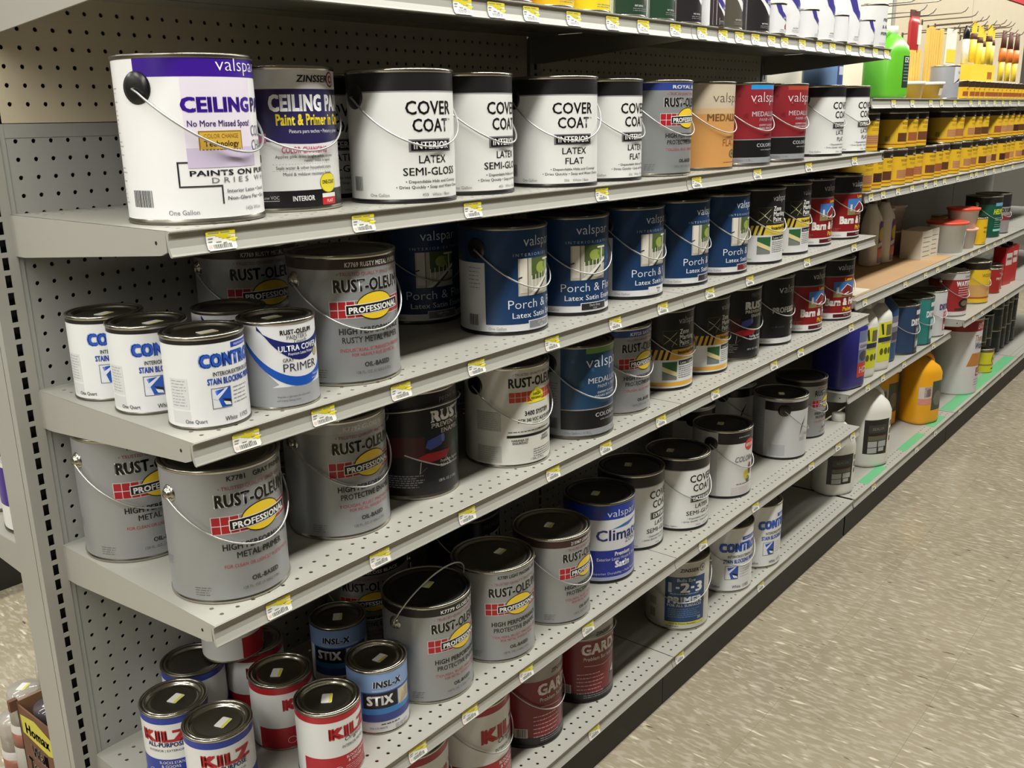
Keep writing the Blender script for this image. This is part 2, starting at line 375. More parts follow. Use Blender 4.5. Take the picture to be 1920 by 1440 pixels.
def porch(sw='128,130,134', name='Light Gray', num='1500', fg='220,220,222'):
    p = Print(); p.R(-PG, PG, .28, 7.46, '216,216,218', 1)
    p.R(-4.4, PG-1.0, .78, 7.46, '28,58,98', 2); p.R(-PG, -4.4, 5.2, 7.46, '30,52,86', 2)
    p.T('valspar', .0, 6.32, .72, '220,224,230', 3.1, bold=-.008); p.T('I N T E R I O R / E X T E R I O R', .15, 5.62, .2, '168,182,202', 5.0)
    x0, x1, z0, z1 = -1.99, 1.2, 2.8, 5.46
    p.R(x0, x1, z0, z1, '190,186,172', 3); p.P([(x0+1.1, z1), (x1, z1), (x1, 4.0), (x0+1.1, 3.9)], '78,96,52', 4); p.E(.1, 4.7, .55, .42, '150,164,78', 5); p.E(.75, 4.9, .4, .35, '104,126,60', 5)
    p.R(x0+.12, x0+.72, z0+.2, z1, '222,216,204', 5); p.R(x0+.72, x0+.8, z0, z1, '120,112,98', 5)
    p.P([(x0+.8, z0), (x0+1.2, z0), (x1, 4.25), (x1, 4.5)], '232,230,222', 5)
    for i in range(6): p.R(-.9+i*.36, -.84+i*.36, 3.1+i*.2, 4.2+i*.06, '232,230,224', 5)
    p.P([(-.7, z0), (-.45, z0), (.75, 3.85), (.65, 3.9)], '60,58,56', 6); p.R(.72, .84, 3.7, 5.3, '226,222,214', 6); p.R(.3, x1, 5.2, 5.34, '226,222,214', 6); p.P([(x0, 4.02), (x0+.3, 4.1), (x0+.3, 4.2), (x0, 4.12)], '50,44,40', 7)
    p.T('Porch & Floor', .2, 1.9, .64, '226,228,234', 5.9, bold=-.01); p.T('Latex Satin Enamel', .1, 1.22, .4, '216,220,228', 5.1, bold=.012)
    p.R(-1.2, 1.45, .38, 1.0, '216,216,218', 3); p.R(-1.12, 1.37, .42, .94, sw, 4); p.T(name, .12, .7, .17, fg, None, bold=.02, lay=5); p.T(num, .12, .47, .15, fg, None, lay=5)
    p.T('One Gallon', -3.55, .4, .21, '140,140,146', 1.3); p.bars(-5.85, -4.95, .68, 1.48, '60,60,64'); p.lines(-5.8, -4.7, 4.8, 6, .28, '130,130,134'); return p
def zone(yellow=False):
    p = Print(); p.R(-PG, PG, .28, 3.46, '220,220,220', 1); p.R(-PG, PG, 3.46, 7.46, '30,30,31', 1)
    amber = '222,170,66' if yellow else '226,198,70'
    p.T('valspar', -.05, 6.4, .62, '170,172,174', 2.35, bold=-.008)
    p.R(-2.8, -1.2, 4.12, 5.8, '70,72,48', 2); p.R(-2.74, -1.26, 4.18, 5.74, '34,34,30', 3)
    for a in ((-2.7, 5.4, -2.1, 5.0), (-2.7, 4.5, -2.1, 4.95), (-2.1, 5.0, -1.4, 5.6), (-2.1, 4.95, -1.35, 4.4), (-1.9, 4.25, -1.4, 5.0)):
        d = .04; p.P([(a[0], a[1]-d), (a[2], a[3]-d), (a[2], a[3]+d), (a[0], a[1]+d)], '168,168,128', 4)
    for i, t in enumerate(('Zone', 'Marking', 'Paint')): p.T(t, -1.08, 5.42-.54*i, .44, '224,224,222', (1.12, 1.95, 1.25)[i], al='L', bold=.05)
    p.T('Pintura para delinear', -1.08, 4.14, .16, '200,200,198', 1.9, al='L', bold=.02)
    p.R(-4.6, PG-2.6, 3.0, 3.9 if False else 3.46, amber, 2); p.R(-4.6, PG-2.6, 3.46, 3.98, amber, 2)
    for i in range(5): p.P([(-4.5+i*.52, 3.0), (-4.26+i*.52, 3.0), (-3.96+i*.52, 3.98), (-4.2+i*.52, 3.98)], '28,26,24', 3)
    p.T('Interior/Exterior', .55, 3.5, .34, '60,44,16', 3.6, bold=.05); p.T('interior/exterior', .7, 3.16, .17, '110,84,36', 1.9)
    p.R(-2.76, -1.3, 1.06, 2.8, '96,116,100', 2); p.R(-2.76, -1.3, 1.9, 2.8, '52,100,60', 3); p.P([(-2.76, 2.4), (-2.76, 1.95), (-1.3, 1.35), (-1.3, 1.75)], '222,206,150', 4); p.P([(-2.76, 1.8), (-2.76, 1.06), (-1.3, 1.06), (-1.3, 1.3)], '120,126,122', 4)
    p.R(-1.12, 1.2, 2.45, 2.86, '34,34,34', 2); p.T('Latex / Latex', 0, 2.54, .22, '225,225,225', 1.9, bold=.03)
    p.lines(-1.1, 1.2, 2.2, 6, .2, '110,110,110', .07); p.bars(-6.3, -5.4, 1.0, 1.9, '60,60,60')
    if yellow: p.R(-PG, PG, .44, .84, amber, 2)
    p.T('One Gallon', -3.9, .5, .2, '140,130,110', 1.3, lay=4); p.T('Yellow' if yellow else 'White', 1.4, .5, .18, '140,130,110', lay=4); return p
def barn():
    p = Print(); p.R(-PG, PG, .28, 7.46, '30,29,30', 1); p.R(-PG, PG, .98, 5.46, '134,30,32', 2); p.R(-PG, PG, 5.44, 5.6, '120,112,110', 3); p.R(-PG, PG, .26, .98, '218,216,216', 2)
    p.T('valspar', -.1, 6.3, .72, '206,208,210', 2.9, bold=-.008); p.T('Latex', .2, 4.96, .34, '232,196,54', 1.4, bold=.05)
    p.R(-1.95, 1.5, 2.95, 4.86, '66,118,186', 3); p.P([(-1.95, 2.95), (1.5, 2.95), (1.5, 3.4), (-1.95, 3.7)], '150,136,90', 4)
    p.P([(-.9, 3.1), (-.9, 3.85), (-.1, 4.5), (.9, 4.1), (1.2, 3.6), (1.2, 3.1)], '128,40,42', 5); p.P([(-1.0, 3.8), (-.1, 4.58), (-.1, 4.46), (-.95, 3.72)], '226,222,218', 6); p.P([(-.1, 4.58), (.95, 4.16), (.9, 4.06), (-.1, 4.46)], '226,222,218', 6); p.P([(-.5, 3.2), (.3, 3.45), (.3, 3.6), (-.5, 3.35)], '230,226,222', 6); p.R(-1.6, -1.3, 3.4, 4.2, '206,206,206', 5)
    p.T('Barn & Fence', 0, 1.94, .84, '232,230,224', 5.6, bold=.085); p.T('Paint', .25, 1.2, .46, '232,190,54', 1.6, bold=.07)
    p.R(-1.9, 1.6, .34, .92, '218,216,216', 3); p.R(-1.82, 1.5, .4, .84, '84,22,28', 4); p.T('Barn Red', .1, .6, .16, '220,200,200', bold=.02, lay=5)
    p.T('One Gallon', -3.2, .46, .2, '140,138,140', 1.3); p.lines(-4.3, -2.6, 1.35, 3, .16, '196,110,110', .05); return p
def enamel():
    p = Print(); p.R(-PG, PG, .34, 7.46, '26,25,27', 1)
    p.R(-4.9, -2.0, 3.1, 4.5, '72,24,28', 2); p.P([(.2, 3.2), (2.6, 3.2), (2.6, 4.9), (1.0, 5.0)], '30,62,44', 2)
    p.T('PREMIUM', .2, 6.7, .4, '122,120,122', 1.95, bold=-.005); p.T('RUST', .05, 5.46, .72, '224,222,220', 2.95, bold=.09); p.T('PREVENTIVE', .15, 5.02, .3, '214,212,210', 3.2, bold=.05); p.T('ENAMEL', .25, 4.56, .3, '214,212,210', 1.9, bold=.05)
    p.P([(-1.95, 3.7), (-1.8, 4.2), (-.6, 4.5), (-.5, 4.1), (-.7, 3.75), (-1.6, 3.5)], '70,84,160', 3); p.E(-.58, 4.2, .16, .3, '104,118,190', 4)
    p.P([(-2.7, 3.0), (-1.8, 3.3), (.1, 3.3), (-.3, 2.75), (-1.6, 2.65)], '176,36,44', 4)
    for a in ((-3.4, 3.3, -1.0, 2.3), (-1.0, 2.3, .1, 2.2), (-2.3, 2.7, -2.4, 1.9), (-2.4, 1.9, -1.9, 2.3), (-.3, 2.9, -.7, 2.2), (-.3, 2.7, .1, 2.2)):
        d = .035; p.P([(a[0]-d, a[1]-d), (a[2]-d, a[3]-d), (a[2]+d, a[3]+d), (a[0]+d, a[1]+d)], '196,194,192', 5)
    p.T('Protects Against', .1, 2.46, .2, '214,214,214', 1.9, bold=.03); p.T('Rust & Corrosion', .1, 2.16, .2, '214,214,214', 1.9, bold=.03)
    p.lines(-4.6, -2.1, 1.72, 6, .16, '150,148,148', .08); p.T('128 FL. OZ. (1 GAL)', -.2, 1.1, .18, '190,190,190', 1.7); return p
def system_3400():
    p = Print(); p.R(-PG, PG, .2, 7.46, '216,214,206', 1)
    p.T('\u2022 TRUSTED QUALITY SINCE 1921 \u2022', 0, 7.0, .18, '110,100,96', 4.0); p.T('RUST-OLEUM', 0, 6.15, .68, '26,25,25', 4.58, bold=.045)
    for i in range(10):
        for j in range(2): p.R(-2.28+i*.46, -1.86+i*.46, 5.02+j*.4, 5.38+j*.4, '196,70,52', 2)
    p.E(.0, 5.36, .72, .52, '150,140,20', 3); p.E(0, 5.36, .68, .48, '238,226,54', 4); p.P([(-.3, 5.6), (.3, 5.6), (.22, 5.98), (-.22, 5.98)], '238,226,54', 4); p.R(-1.0, 1.0, 4.86, 5.0, '238,226,54', 4)
    p.T('HIGH', 0, 5.4, .2, '60,56,20', bold=.04, lay=5); p.T('PERFORMANCE', 0, 5.1, .19, '60,56,20', 1.15, bold=.03, lay=5)
    p.T('3400 SYSTEM', .1, 3.95, .34, '30,30,30', 2.4, bold=.04); p.T('DTM 340 VOC ALKYD ENAMEL', .3, 3.45, .27, '40,40,40', 3.9, bold=.03); p.T('ESMALTE - EMAIL', .3, 3.2, .15, '50,50,50', 1.5)
    p.lines(-2.4, 1.6, 2.72, 1, .2, '80,80,80', .07); p.R(-2.5, 3.2, 2.32, 2.52, '28,27,27', 3); p.T('NARANJA DE', -1.5, 2.02, .17, '40,40,40', 1.3, bold=.03); p.T('SEGURIDAD', -1.5, 1.8, .17, '40,40,40', 1.2, bold=.03); p.T('SAFETY', .9, 2.02, .17, '40,40,40', bold=.03); p.T('ORANGE', .9, 1.8, .17, '40,40,40', bold=.03)
    p.lines(-.4, 2.0, 1.2, 4, .18, '110,110,108', .06); p.T('1 GAL (3.78 L)', 0, .42, .18, '50,50,50', 1.3)
    p.R(-4.9, -2.9, 2.85, 4.35, '182,180,174', 2); p.lines(-4.8, -3.0, 4.25, 9, .16, '150,148,142', .05, 3, 4); p.R(-4.9, -2.9, .4, 1.7, '186,184,178', 2); p.lines(-4.8, -3.0, 1.58, 7, .16, '154,152,146', .05, 3, 6); return p
def dark_pro():
    p = Print(); p.R(-PG, PG, .28, .86, '214,214,214', 1); p.R(-PG, PG, .86, 7.46, '27,28,28', 1); p.R(.3, 3.2, 2.0, 5.2, '38,54,40', 2)
    p.T('valspar', .2, 5.9, .86, '196,200,200', 4.0, bold=-.01); p.T('PROFESSIONAL', .2, 3.72, .58, '214,214,212', 5.2, bold=.06); p.T('DTM ALKYD', 1.4, 2.3, .32, '190,190,190', 2.2, bold=.03); p.T('GLOSS', 1.4, 1.7, .42, '206,206,206', 1.9, bold=.05)
    p.T('INTERIOR', -1.6, 2.0, .2, '70,72,72', 1.6); p.T('One Gallon', -3.2, .44, .2, '130,130,130', 1.3); return p
def blue_climate():
    p = Print(); p.R(-PG, PG, .28, 6.12, '218,218,222', 1); p.R(-PG, PG, 6.1, 7.46, '26,56,152', 1)
    p.R(-PG, PG, .62, 3.2, '30,48,146', 2); p.R(-PG, PG, .28, .62, '170,178,204', 2)
    p.T('valspar', .1, 6.36, .66, '222,226,236', 3.2, bold=-.01)
    p.P([(-1.1, 5.2), (.2, 5.55), (1.9, 5.75), (2.2, 5.7), (.8, 5.3)], '40,110,176', 3); p.T('Climate', 0, 4.14, 1.0, '34,40,112', 4.9, bold=.03); p.T('ZONE', 1.2, 3.66, .4, '60,66,130', 1.7)
    p.T('Premium', .1, 2.62, .36, '228,228,236', 1.7, bold=.06); p.T('Exterior Latex House & Trim', -.2, 2.2, .3, '206,208,226', 4.4); p.T('Satin', .1, 1.5, .6, '230,230,238', 1.6, bold=.08); p.T('Superior Durability \u2022 Fade Resistant', -.2, .86, .22, '200,204,226', 5.2); p.T('One Gallon', -3.6, .36, .18, '120,124,150', 1.2); return p
def krylon():
    p = Print(); p.R(-PG, PG, .28, 7.46, '214,213,212', 1); p.R(-4.3, PG-2, 6.2, 7.46, '28,27,28', 2); p.R(-PG, -4.3, .28, 7.46, '196,195,194', 2)
    p.E(-.35, 5.9, .8, .66, '200,60,54', 3); p.T('KRYLON', -.35, 5.72, .34, '236,226,222', 1.25, bold=.05); p.T('paints & finishes', -1.2, 6.86, .16, '190,190,190', 1.6)
    p.T('COLORmaster', -.3, 4.1, .6, '128,130,132', 4.2, bold=.05, shear=.2); p.E(-.7, 2.5, .5, .6, '206,196,70', 3); p.E(-.1, 3.1, .36, .7, '120,60,54', 3); p.E(-.4, 1.9, .35, .4, '70,84,60', 3)
    p.lines(-2.1, .7, 1.5, 1, .2, '100,100,100', .1); p.lines(-2.7, .5, 1.15, 5, .18, '190,160,160', .05); p.bars(-6.6, -5.7, .6, 1.5, '70,70,70'); return p
def plain_back():
    p = Print(); p.R(-PG, PG, .28, 7.46, '196,196,198', 1); p.R(-7.4, PG-2, 6.1, 7.2, '28,27,28', 2); p.R(-PG, -7.4, .28, 7.46, '150,152,154', 2)
    p.lines(-9.8, -7.7, 5.6, 10, .4, '128,130,134', .08); p.R(-6.6, -4.8, .5, 1.9, '176,176,180', 2)
    p.P([(-2.9, 2.9), (-2.6, 4.3), (-1.9, 5.3), (-2.35, 4.2)], '60,60,62', 3); p.lines(-2.9, -1.7, 2.6, 3, .16, '130,130,132'); p.lines(-9.2, -7.7, 1.0, 2, .16, '140,140,142'); return p
def rust_far():
    p = rust_pro('', '30,29,30', 'PROTECTIVE ENAMEL'); return p
def stain_block(gal=False):
    R_ = PG if gal else PQ; k = 1.5 if gal else 1.0; p = Print(); z1 = 7.46 if gal else 4.64
    p.R(-R_, R_, .16, z1, '228,229,230', 1)
    if not gal: p.R(-R_, R_, 4.44, 4.66, '34,33,34', 2)
    f = lambda v: v*k
    p.P([(f(-.1), f(4.08)), (f(1.7), f(4.08)), (f(1.7), f(4.36)), (f(-.1), f(4.36))], '34,66,166', 2); p.T('PREMIUM QUALITY', f(.8), f(4.15), f(.12), '226,228,240', f(1.4))
    p.T('CONTROL', 0, f(3.26), f(.62), '150,176,226', f(3.55), bold=.16, lay=2); p.T('CONTROL', 0, f(3.26), f(.62), '24,40,110', f(3.5), bold=.10, lay=3); p.T('CONTROL', 0, f(3.27), f(.6), '46,92,196', f(3.42), bold=.05, lay=4)
    p.T('INTERIOR/EXTERIOR LATEX', f(.15), f(2.76), f(.21), '36,36,40', f(2.7), bold=.02); p.T('STAIN BLOCKING PRIMER', 0, f(2.34), f(.3), '36,74,172', f(3.0), bold=.06)
    p.frame(f(-1.37), f(-.36), f(1.06), f(2.14), f(.03), '90,92,110', 4); p.R(f(-1.35), f(-.38), f(1.08), f(2.12), '226,228,234', 2)
    p.P([(f(-1.2), f(2.0)), (f(-.38), f(2.1)), (f(-.38), f(1.1)), (f(-.9), f(1.1))], '40,84,180', 3); p.P([(f(-1.1), f(1.5)), (f(-.5), f(2.08)), (f(-.6), f(2.1)), (f(-1.3), f(1.62))], '222,226,236', 4); p.P([(f(-.9), f(1.6)), (f(-.4), f(1.45)), (f(-.4), f(1.3)), (f(-.7), f(1.42))], '30,30,36', 5); p.P([(f(-.8), f(1.42)), (f(-.45), f(1.32)), (f(-.4), f(1.15)), (f(-.7), f(1.2))], '230,230,232', 5)
    p.lines(f(-.2), f(.9), f(2.0), 5, f(.2), '150,152,158', .05); p.T('White  11925', f(-.05), f(.34), f(.24), '60,60,64', f(1.5), bold=.01); p.T('One Gallon' if gal else 'One Quart', f(-2.25), f(.36), f(.2), '60,60,64', f(1.12), bold=.01)
    if not gal: p.R(-3.6, -2.5, 1.1, 2.7, '214,214,216', 2); p.lines(-3.5, -2.6, 2.55, 9, .16, '160,160,164', .04); p.R(-3.6, -2.5, .34, 1.0, '212,212,214', 2)
    return p
def touch_primer():
    p = Print(); p.R(-PQ, PQ, .14, 4.64, '226,226,228', 1); z = lambda s, a, b: a+b*s*s
    p.R(-PQ, PQ, .14, 1.25, '160,162,166', 2)
    def arc(a0, k0, a1, k1, s0, s1, c, lay):
        n = 22; up = [(s0+(s1-s0)*i/n, min(4.64, a1+k1*(s0+(s1-s0)*i/n-.2)**2)) for i in range(n+1)]; dn = [(s0+(s1-s0)*i/n, min(4.64, a0+k0*(s0+(s1-s0)*i/n-.2)**2)) for i in range(n+1)]
        p.P(dn+up[::-1], c, lay)
    arc(1.2, .22, 1.72, .2, -3.0, 3.0, '26,84,180', 3); arc(2.66, .36, 3.6, .14, -2.2, 2.6, '28,36,104', 3)
    p.P([(-3.6, .14), (-3.6, 4.0), (-2.2, 2.5), (-1.2, 1.4), (-2.0, 1.1), (-2.4, .14)], '160,162,166', 2)
    p.T('RUST-OLEUM', .0, 4.12, .24, '26,26,28', 1.9, bold=.05); p.T("PAINTER'S", 0, 3.84, .22, '70,70,76', 1.25); p.T('Touch', .1, 3.62, .2, '60,60,66', .85, shear=.3)
    p.T('ULTRA COVER', .15, 3.2, .3, '232,234,240', 2.5, bold=.04); p.T('Premium Latex Primer', .2, 2.96, .15, '226,228,238', 1.6, bold=.02); p.T('GRAY', -.62, 2.62, .2, '44,46,66', .6, bold=.01); p.T('PRIMER', .15, 2.08, .44, '34,36,60', 2.15, bold=-.005)
    p.T('Interior', 1.2, 1.62, .12, '220,226,240', .6); p.T('one coat', 1.15, 1.42, .12, '220,226,240', .7); p.E(1.3, 2.9, .24, .24, '176,164,120', 4); p.T('Provides a light base for a fine finish', -.4, .66, .1, '110,112,118', 1.9); p.T('and a long lasting finish', -.75, .46, .1, '110,112,118', 1.3); return p
def kilz(col, quart=True, l2='Original', l3='INTERIOR PRIMER'):
    R_ = PQ if quart else PG; k = 1.0 if quart else 1.5; f = lambda v: v*k; p = Print(); zt = 4.64 if quart else 7.46
    p.R(-R_, R_, .14, zt, '222,222,220', 1); p.R(-R_, R_, f(4.2) if quart else 6.9, zt, col, 2)
    p.R(-3.3*k, R_-2*k, .14, f(1.68), col, 2); p.T('KILZ', 0, f(2.99), f(.74), '176,30,36', f(2.9), bold=.1)
    if l2 == 'Original': p.T('Original', f(.2), f(2.66), f(.3), '40,40,42', f(1.6), shear=.35); p.T(l3, f(.2), f(2.2), f(.2), '60,60,62', f(1.9))
    else: p.T('ALL-PURPOSE', 0, f(2.6), f(.3), '40,50,110', f(2.4), bold=.05); p.T(l3, 0, f(2.24), f(.16), '60,60,66', f(2.3))
    p.T('BLOCKS STAINS', f(.35), f(1.72) if False else f(1.36), f(.19), '228,220,220', f(1.7), bold=.02); p.T('& ODORS', f(.2), f(1.08), f(.19), '228,220,220', f(1.2), bold=.02); p.E(f(-1.1), f(.7), f(.3), f(.25), '220,214,220', 3); p.E(f(-1.1), f(.7), f(.27), f(.22), col, 4); p.lines(f(-.6), f(1.4), f(.8), 4, f(.14), '214,196,200', .03*k); return p
def stix(col2='60,96,176'):
    p = Print(); p.R(-PQ, PQ, .14, 4.64, '222,222,224', 1); p.R(-PQ, PQ, 3.2, 4.64, '134,164,212', 2); p.R(-2.1, 2.3, 1.0, 3.24, '52,86,164', 3)
    p.T('INSL-X', -.2, 3.6, .44, '210,220,236', 2.0, bold=.13, lay=3, shear=.1); p.T('INSL-X', -.2, 3.6, .44, '26,26,32', 1.95, bold=.06, shear=.1); p.T('WATERBORNE BONDING PRIMER', .1, 3.3, .13, '220,226,240', 2.8, bold=.02, lay=5)
    p.R(-1.95, .45, 2.0, 3.16, '22,22,26', 4); p.T('STIX', -.78, 2.28, .66, '232,232,234', 1.75, bold=.06, lay=5); p.R(.52, 1.7, 1.9, 3.1, '206,196,172', 4); p.P([(.7, 2.0), (1.6, 2.2), (1.5, 3.0), (.9, 2.8)], '176,160,130', 5)
    p.R(-2.1, 2.3, 1.56, 2.0, '62,128,196', 4); p.R(-2.1, 2.3, .98, 1.56, '58,70,140', 4); p.lines(-.8, .6, .72, 1, .1, '70,70,74', .08); p.T('SXA-110 WHITE', -1.0, .42, .14, '60,60,64', 1.2); p.lines(.2, 1.4, .46, 3, .12, '130,130,134', .04); return p
def red_problem():
    p = Print(); p.R(-PG, PG, .28, 7.46, '120,28,38', 1); p.R(-PG, PG, 6.2, 7.46, '150,146,142', 2); p.R(-PG, PG, .28, 1.0, '28,26,27', 2)
    p.T('ZINSSER', .1, 6.6, .34, '60,50,50', 1.9, bold=.04, shear=.2); p.T('GARDZ', .1, 4.86, .98, '222,216,212', 4.5, bold=.06); p.T('Problem Surface Sealer', .2, 4.22, .36, '216,206,204', 4.4, bold=.03)
    p.P([(-1.9, 3.7), (0, 3.5), (2.6, 3.9), (2.6, 3.95), (0, 3.58), (-1.9, 3.78)], '190,150,150', 3)
    for i in range(6): p.lines(-2.6, .3, 2.84-.38*i, 1, .2, '196,150,152', .1, 3, i+2)
    p.P([(.7, 1.3), (2.6, 1.3), (2.6, 3.3), (1.2, 2.7)], '70,60,60', 3); p.P([(1.1, 2.3), (1.7, 2.1), (1.6, 3.0)], '206,200,196', 4)
    p.R(-4.2, -3.1, .98, 1.84, '206,200,198', 3); p.bars(-4.1, -3.2, 1.02, 1.8, '40,30,32', 4); p.lines(-2.0, 2.2, .7, 2, .2, '150,146,146', .07); return p
def one_two_three():
    p = Print(); p.R(-PG, PG, .24, 7.46, '196,194,184', 1); p.R(-2.1, 2.3, .98, 6.0, '36,66,112', 2)
    p.T('ZINSSER', .35, 6.55, .36, '44,40,42', 2.0, bold=.04, shear=.2); p.E(1.9, 6.8, .4, .4, '120,110,106', 3); p.E(1.9, 6.8, .3, .3, '196,194,184', 4); p.E(1.9, 6.8, .18, .18, '120,110,106', 5)
    p.T('Bulls Eye', .05, 5.5, .34, '206,210,216', 1.9); p.T('1\u00b72\u00b73', .05, 4.34, 1.0, '224,226,228', 3.5, bold=.06); p.lines(-1.6, 1.6, 4.1, 1, .1, '170,180,196', .08)
    p.T('PRIMER', .05, 3.1, .68, '220,222,226', 3.6, bold=.07); p.T('FOR ALL SURFACES', 0, 2.72, .26, '206,212,220', 3.7, bold=.03); p.lines(-1.8, 1.8, 2.4, 5, .22, '96,124,160', .09); p.T('35', 1.6, 1.2, .3, '190,202,216', bold=.03)
    p.R(-2.1, 2.3, .68, .96, '206,204,70', 3); p.T('Mold & Mildew Resistant', -.2, .74, .14, '60,60,30', 2.8, bold=.03, lay=4); p.lines(-2.0, -.6, .46, 1, .1, '70,70,70', .07); p.bars(-4.0, -3.2, 1.0, 2.0, '90,90,88'); p.R(-4.1, -3.1, 2.4, 3.3, '150,150,146', 2); return p
def wood_stain(sw, quart=True):
    p = Print(); p.R(-PQ, PQ, .14, 3.9, '218,176,46', 1); p.R(-PQ, PQ, 3.86, 4.64, '40,33,28', 2)
    p.E(.1, 4.0, .75, .26, '150,142,120', 3); p.E(.1, 4.0, .68, .2, '46,38,32', 4); p.T('MINWAX', .1, 3.92, .17, '226,216,190', 1.1, bold=.04, lay=5)
    p.T('WOOD FINISH', .1, 3.18, .34, '92,66,20', 2.6, bold=.01); p.lines(-1.0, 1.2, 2.84, 2, .18, '160,124,40', .06)
    p.R(-1.7, 1.9, .95, 2.1, sw, 2); p.lines(-1.6, 1.8, 1.9, 4, .25, '120,80,50', .04); p.E(1.3, 2.2, .34, .34, '140,84,50', 3); p.R(-PQ, PQ, .55, .68, '168,84,30', 2); p.bars(-3.4, -2.7, 1.0, 1.7, '120,110,70'); return p
# ------------------------------------------------------------------ the store around the shelving
def floor_material():
    m = bpy.data.materials.new('speckled_vinyl_tile'); m.use_nodes = True; nt = m.node_tree; N = nt.nodes; L = nt.links; b = N['Principled BSDF']
    tc = N.new('ShaderNodeTexCoord')
    def noise(sx, sy, scale, lo, hi, det=3, off=0):
        mp = N.new('ShaderNodeMapping'); mp.inputs['Scale'].default_value = (sx, sy, 1); mp.inputs['Location'].default_value = (off, off*1.7, 0); mp.inputs['Rotation'].default_value = (0, 0, -0.21)
        n = N.new('ShaderNodeTexNoise'); n.inputs['Scale'].default_value = scale; n.inputs['Detail'].default_value = det
        r = N.new('ShaderNodeMapRange'); r.inputs[1].default_value = lo; r.inputs[2].default_value = hi
        L.new(tc.outputs['Object'], mp.inputs[0]); L.new(mp.outputs[0], n.inputs['Vector']); L.new(n.outputs['Fac'], r.inputs[0]); return r.outputs[0]
    def mix(fac, a, bcol):
        x = N.new('ShaderNodeMix'); x.data_type = 'RGBA'; L.new(fac, x.inputs[0])
        if isinstance(a, tuple): x.inputs[6].default_value = (*a, 1)
        else: L.new(a, x.inputs[6])
        x.inputs[7].default_value = (*bcol, 1); return x.outputs[2]
    c = mix(noise(1, 1, 3, .35, .65), rgb(143, 133, 113), rgb(153, 143, 122))
    c = mix(noise(3.6, 1, 26, .48, .62, 2, 3), c, rgb(167, 159, 141))
    c = mix(noise(4.5, 1, 15, .63, .72, 2, 9), c, rgb(206, 197, 178))
    c = mix(noise(5, 1, 15, .69, .74, 2, 21), c, rgb(84, 75, 63))
    bk = N.new('ShaderNodeTexBrick'); bk.offset = 0; bk.inputs['Scale'].default_value = 1.0; bk.inputs['Brick Width'].default_value = 12*S; bk.inputs['Row Height'].default_value = 12*S; bk.inputs['Mortar Size'].default_value = 0.0006; bk.inputs['Mortar Smooth'].default_value = 0.2
    L.new(tc.outputs['Object'], bk.inputs['Vector'])
    x = N.new('ShaderNodeMix'); x.data_type = 'RGBA'; L.new(bk.outputs['Fac'], x.inputs[0]); L.new(c, x.inputs[6]); x.inputs[7].default_value = (*rgb(134, 124, 106), 1)
    L.new(x.outputs[2], b.inputs['Base Color']); b.inputs['Roughness'].default_value = 0.16; b.inputs['Specular IOR Level'].default_value = 0.5
    n = N.new('ShaderNodeTexNoise'); n.inputs['Scale'].default_value = 6; L.new(tc.outputs['Object'], n.inputs['Vector'])
    bp = N.new('ShaderNodeBump'); bp.inputs['Strength'].default_value = 0.25; bp.inputs['Distance'].default_value = 0.004; L.new(n.outputs['Fac'], bp.inputs['Height']); L.new(bp.outputs['Normal'], b.inputs['Normal'])
    return m
FLOOR = floor_material()
WALL = mat('low_bounce_wall_paint', rgb(120, 116, 108), rough=0.8, mottle=0.02, scale=4)  # greyed walls, tone lowered to weaken light bouncing into the shelves
CEIL = mat('ceiling_tile', rgb(196, 194, 186), rough=0.9, mottle=0.03, scale=30)
X0, X1, Y0, Y1, ZC = -240, 430, -280, 330, 66
mb = MB(); mb.box((X0, Y0, -1), (X1, Y1, 0), FLOOR); struct('floor', mb, 0, 0, -48)
mb = MB(); mb.box((X0, Y0, 0), (X1, Y1, 2), CEIL); struct('ceiling', mb, 0, 0, ZC)
mb = MB(); mb.box((X0, Y1, -48), (X1, Y1+4, ZC), WALL); struct('wall_back', mb)
mb = MB(); mb.box((X0, Y0-4, -48), (X1, Y0, ZC), WALL); struct('wall_front', mb)
mb = MB(); mb.box((X0-4, Y0, -48), (X0, Y1, ZC), WALL); struct('wall_left', mb)
mb = MB(); mb.box((X1, Y0, -48), (X1+4, Y1, ZC), WALL); struct('wall_right', mb)

